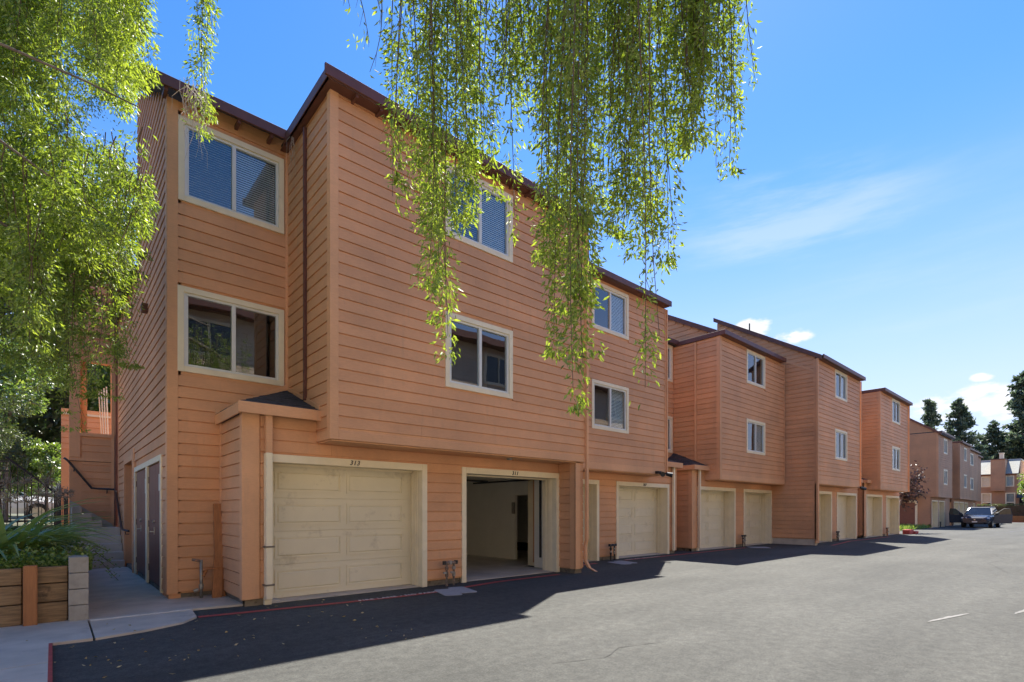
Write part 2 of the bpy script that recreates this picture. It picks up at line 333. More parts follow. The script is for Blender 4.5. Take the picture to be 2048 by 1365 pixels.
def wall(parent, face, const, a0, a1, z0, z1, holes=(), th=.14, mat='siding', name='wall'):
    """backing wall with openings, built from blocks round the holes"""
    b = MB(); A = sorted({a0, a1, *[v for h in holes for v in h[:2] if a0 < v < a1]}); Z = sorted({z0, z1, *[v for h in holes for v in h[2:] if z0 < v < z1]})
    for i in range(len(A) - 1):
        j = 0
        while j < len(Z) - 1:
            inside = lambda jj: any(h[0] - 1e-6 <= A[i] and A[i + 1] <= h[1] + 1e-6 and h[2] - 1e-6 <= Z[jj] and Z[jj + 1] <= h[3] + 1e-6 for h in holes)
            if inside(j): j += 1; continue
            j2 = j
            while j2 + 1 < len(Z) - 1 and not inside(j2 + 1): j2 += 1
            if face == '-y': b.box(A[i], A[i + 1], const, const + th, Z[j], Z[j2 + 1])
            elif face == '-x': b.box(const, const + th, A[i], A[i + 1], Z[j], Z[j2 + 1])
            else: b.box(const - th, const, A[i], A[i + 1], Z[j], Z[j2 + 1])
            j = j2 + 1
    return b.build(name, mat, parent)
def window(parent, y, x0, x1, z0, z1, blind=('full', 'full'), detail=2, label=None):
    """two-light sliding window in a wall facing -y. part window (casing) > frame, pane, blind"""
    w = .088; p = y - .034
    c = MB(); c.box(x0, x0 + w, p, y, z0, z1); c.box(x1 - w, x1, p, y, z0, z1); c.box(x0 + w, x1 - w, p, y, z1 - w, z1); c.box(x0 + w, x1 - w, p, y, z0, z0 + w)
    win = c.build('window', 'cream', parent, bevel=.003, label=label)
    a0, a1, b0, b1 = x0 + w, x1 - w, z0 + w, z1 - w; mid = (a0 + a1) / 2; t = .04; ya, yb = y - .005, y + .05
    f = MB(); f.box(a0, a0 + t, ya, yb, b0, b1); f.box(a1 - t, a1, ya, yb, b0, b1); f.box(a0 + t, a1 - t, ya, yb, b1 - t, b1); f.box(a0 + t, a1 - t, ya, yb, b0, b0 + t)
    f.box(mid - .03, mid + .03, ya - .012, yb - .003, b0 + t, b1 - t)
    if detail > 1: f.box(a0 + t, a0 + t + .022, ya + .012, yb - .006, b0 + t, b1 - t)
    f.build('frame', 'vinyl', win, bevel=.002 if detail > 1 else 0)
    MB().box(a0 + t, mid - .03, y + .02, y + .024, b0 + t, b1 - t).build('pane', 'glass', win)
    MB().box(mid + .03, a1 - t, y + .032, y + .036, b0 + t, b1 - t).build('pane', 'glass', win)
    for (s0, s1), kind in zip(((a0 + t, mid - .03), (mid + .03, a1 - t)), blind):
        if kind == 'none': continue
        sl = MB(); zt = b1 - t; n = int((b1 - b0 - 2 * t) / .038); lim = {'full': n, 'half': n // 2}.get(kind, n)
        if kind == 'curtain':
            m = 26; pts = []
            for i in range(m): 
                xa = s0 + (s1 - s0) * i / m; xb = s0 + (s1 - s0) * (i + 1) / m; ya_ = y + .12 + .02 * (i % 2); yb_ = y + .12 + .02 * ((i + 1) % 2)
                sl.hexa([(xa, ya_, b0), (xb, yb_, b0), (xb, yb_ + .004, b0), (xa, ya_ + .004, b0), (xa, ya_, b1), (xb, yb_, b1), (xb, yb_ + .004, b1), (xa, ya_ + .004, b1)])
            sl.build('curtain', 'curtain', win); continue
        tilt = .0155 if kind != 'open' else .003
        for i in range(lim):
            zc = zt - .02 - i * .038
            sl.hexa([(s0, y + .07, zc - tilt), (s1, y + .07, zc - tilt), (s1, y + .088, zc + tilt), (s0, y + .088, zc + tilt), (s0, y + .07, zc - tilt + .003), (s1, y + .07, zc - tilt + .003), (s1, y + .088, zc + tilt + .003), (s0, y + .088, zc + tilt + .003)])
        sl.build('blind', 'slat', win)
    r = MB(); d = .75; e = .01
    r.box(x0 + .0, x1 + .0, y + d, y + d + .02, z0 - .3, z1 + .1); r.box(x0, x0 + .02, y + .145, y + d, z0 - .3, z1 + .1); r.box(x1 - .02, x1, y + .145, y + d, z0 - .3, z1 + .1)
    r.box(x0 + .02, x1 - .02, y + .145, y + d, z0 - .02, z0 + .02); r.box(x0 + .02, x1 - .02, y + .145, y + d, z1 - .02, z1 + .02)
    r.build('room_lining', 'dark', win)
    return win
def hole(x0, x1, z0, z1, m=.06): return (x0 + m, x1 - m, z0 + m, z1 - m)
def bh(x0, x1, z0, z1): return (x0 - .002, x1 + .002, z0 - .002, z1 + .002)
def garage_door(parent, y, x0, x1, zt, number=None, open_=False, depth=.42, panels=True):
    """casing x0..x1 up to zt with reveal, sectional door set back"""
    w = .105; p = y - .036
    c = MB(); c.box(x0, x0 + w, p, y + .02, 0.0, zt); c.box(x1 - w, x1, p, y + .02, 0.0, zt); c.box(x0 + w, x1 - w, p, y + .02, zt - .12, zt)
    cas = c.build('door_casing', 'cream', parent, bevel=.004)
    a0, a1, b1 = x0 + w - .005, x1 - w + .005, zt - .115; th = .03
    r = MB(); r.box(a0 - th, a0, y + .021, y + depth, 0, b1 + th); r.box(a1, a1 + th, y + .021, y + depth, 0, b1 + th); r.box(a0, a1, y + .021, y + depth, b1, b1 + th)
    for q in (.14, .2, .3): r.box(a1 - .012, a1, y + q, y + q + .035, 0, b1); r.box(a0, a0 + .012, y + q, y + q + .035, 0, b1)
    r.box(a0, a1, y + .3, y + .335, b1 - .03, b1)
    r.build('jamb', 'cream' if open_ else 'cream', cas)
    if number: lettering(parent, number, ((x0 + x1) / 2, p - .004, zt - .095), .105, shear=.25, label=None)
    MB().box(x0 + w, x1 - w, y + .05, y + depth + .1, .0, .012).build('threshold', 'conc', cas)
    if open_: return cas
    yd = y + depth - .03; rows = 4; hh = (b1 - .02) / rows
    d = MB().box(a0, a1, yd, yd + .05, .015, b1)
    for k in range(rows): pass
    door = d.build('garage_door', 'door', parent)
    for k in range(rows):
        z0 = .018 + k * hh; z1 = z0 + hh - .006
        s = MB().box(a0 + .003, a1 - .003, yd - .012, yd, z0, z1); s.build('door_section', 'door', door, bevel=.002)
        if panels:
            m = (a0 + a1) / 2
            for q0, q1 in ((a0 + .17, m - .045), (m + .045, a1 - .17)):
                pa = MB(); i = .028; y1 = yd - .0122; y2 = yd - .024; y3 = yd - .030; zz0, zz1 = z0 + .09, z1 - .075
                # raised frame round a recessed field
                for (u0, u1, v0, v1) in ((q0, q0 + i, zz0, zz1), (q1 - i, q1, zz0, zz1), (q0 + i, q1 - i, zz1 - i, zz1), (q0 + i, q1 - i, zz0, zz0 + i)): pa.box(u0, u1, y2 - .002, y1, v0, v1)
                pa.hexa([(q0 + i + .012, y1, zz0 + i + .012), (q1 - i - .012, y1, zz0 + i + .012), (q1 - i - .012, y1, zz1 - i - .012), (q0 + i + .012, y1, zz1 - i - .012), (q0 + i + .03, y2, zz0 + i + .03), (q1 - i - .03, y2, zz0 + i + .03), (q1 - i - .03, y2, zz1 - i - .03), (q0 + i + .03, y2, zz1 - i - .03)])
                pa.build('door_panel', 'door', door)
    return door
def lettering(parent, text, loc, size, shear=0, mat='black', flat=False, label=None, name='house_number', ext=.004, rot=None):
    cu = bpy.data.curves.new('lettering', 'FONT'); cu.body = text; cu.size = size; cu.align_x = 'CENTER'; cu.extrude = ext; cu.shear = shear; cu.offset = size * .012; cu.space_character = 1.15
    tmp = bpy.data.objects.new('lettering', cu); C.objects.link(tmp); dg = bpy.context.evaluated_depsgraph_get(); me = bpy.data.meshes.new_from_object(tmp.evaluated_get(dg)); bpy.data.objects.remove(tmp); bpy.data.curves.remove(cu)
    me.materials.clear(); me.materials.append(MT[mat]); o = bpy.data.objects.new(name, me); link(o, parent, loc); o.rotation_euler = rot or ((0, 0, 0) if flat else (R(90), 0, 0))
    if label: o['label'] = label
    return o
def downpipe(parent, pts, w=.07, mat='trim', name='downpipe', clips=()):
    b = MB()
    for p, q in zip(pts[:-1], pts[1:]):
        p, q = Vector(p), Vector(q); h = w / 2
        b.hexa([(p.x - h, p.y - h, p.z), (p.x + h, p.y - h, p.z), (p.x + h, p.y + h, p.z), (p.x - h, p.y + h, p.z), (q.x - h, q.y - h, q.z), (q.x + h, q.y - h, q.z), (q.x + h, q.y + h, q.z), (q.x - h, q.y + h, q.z)])
    o = b.build(name, mat, parent, bevel=.006)
    for (x, y, z) in clips: MB().box(x - w * .75, x + w * .75, y - w * .6, y + w * .6, z - .012, z + .012).build('clip', 'found', o)
    return o
def strip(parent, pts, h, th, mat, name, bevel=.004):
    """fascia boards along a polyline at height, h tall, th thick"""
    b = MB()
    for p, q in zip(pts[:-1], pts[1:]):
        p, q = Vector(p), Vector(q); d = (q - p); n = Vector((d.y, -d.x, 0)).normalized() * th
        b.hexa([p, q, q + n, p + n, p + Vector((0, 0, h)), q + Vector((0, 0, h)), q + n + Vector((0, 0, h)), p + n + Vector((0, 0, h))])
    return b.build(name, mat, parent, bevel=bevel)
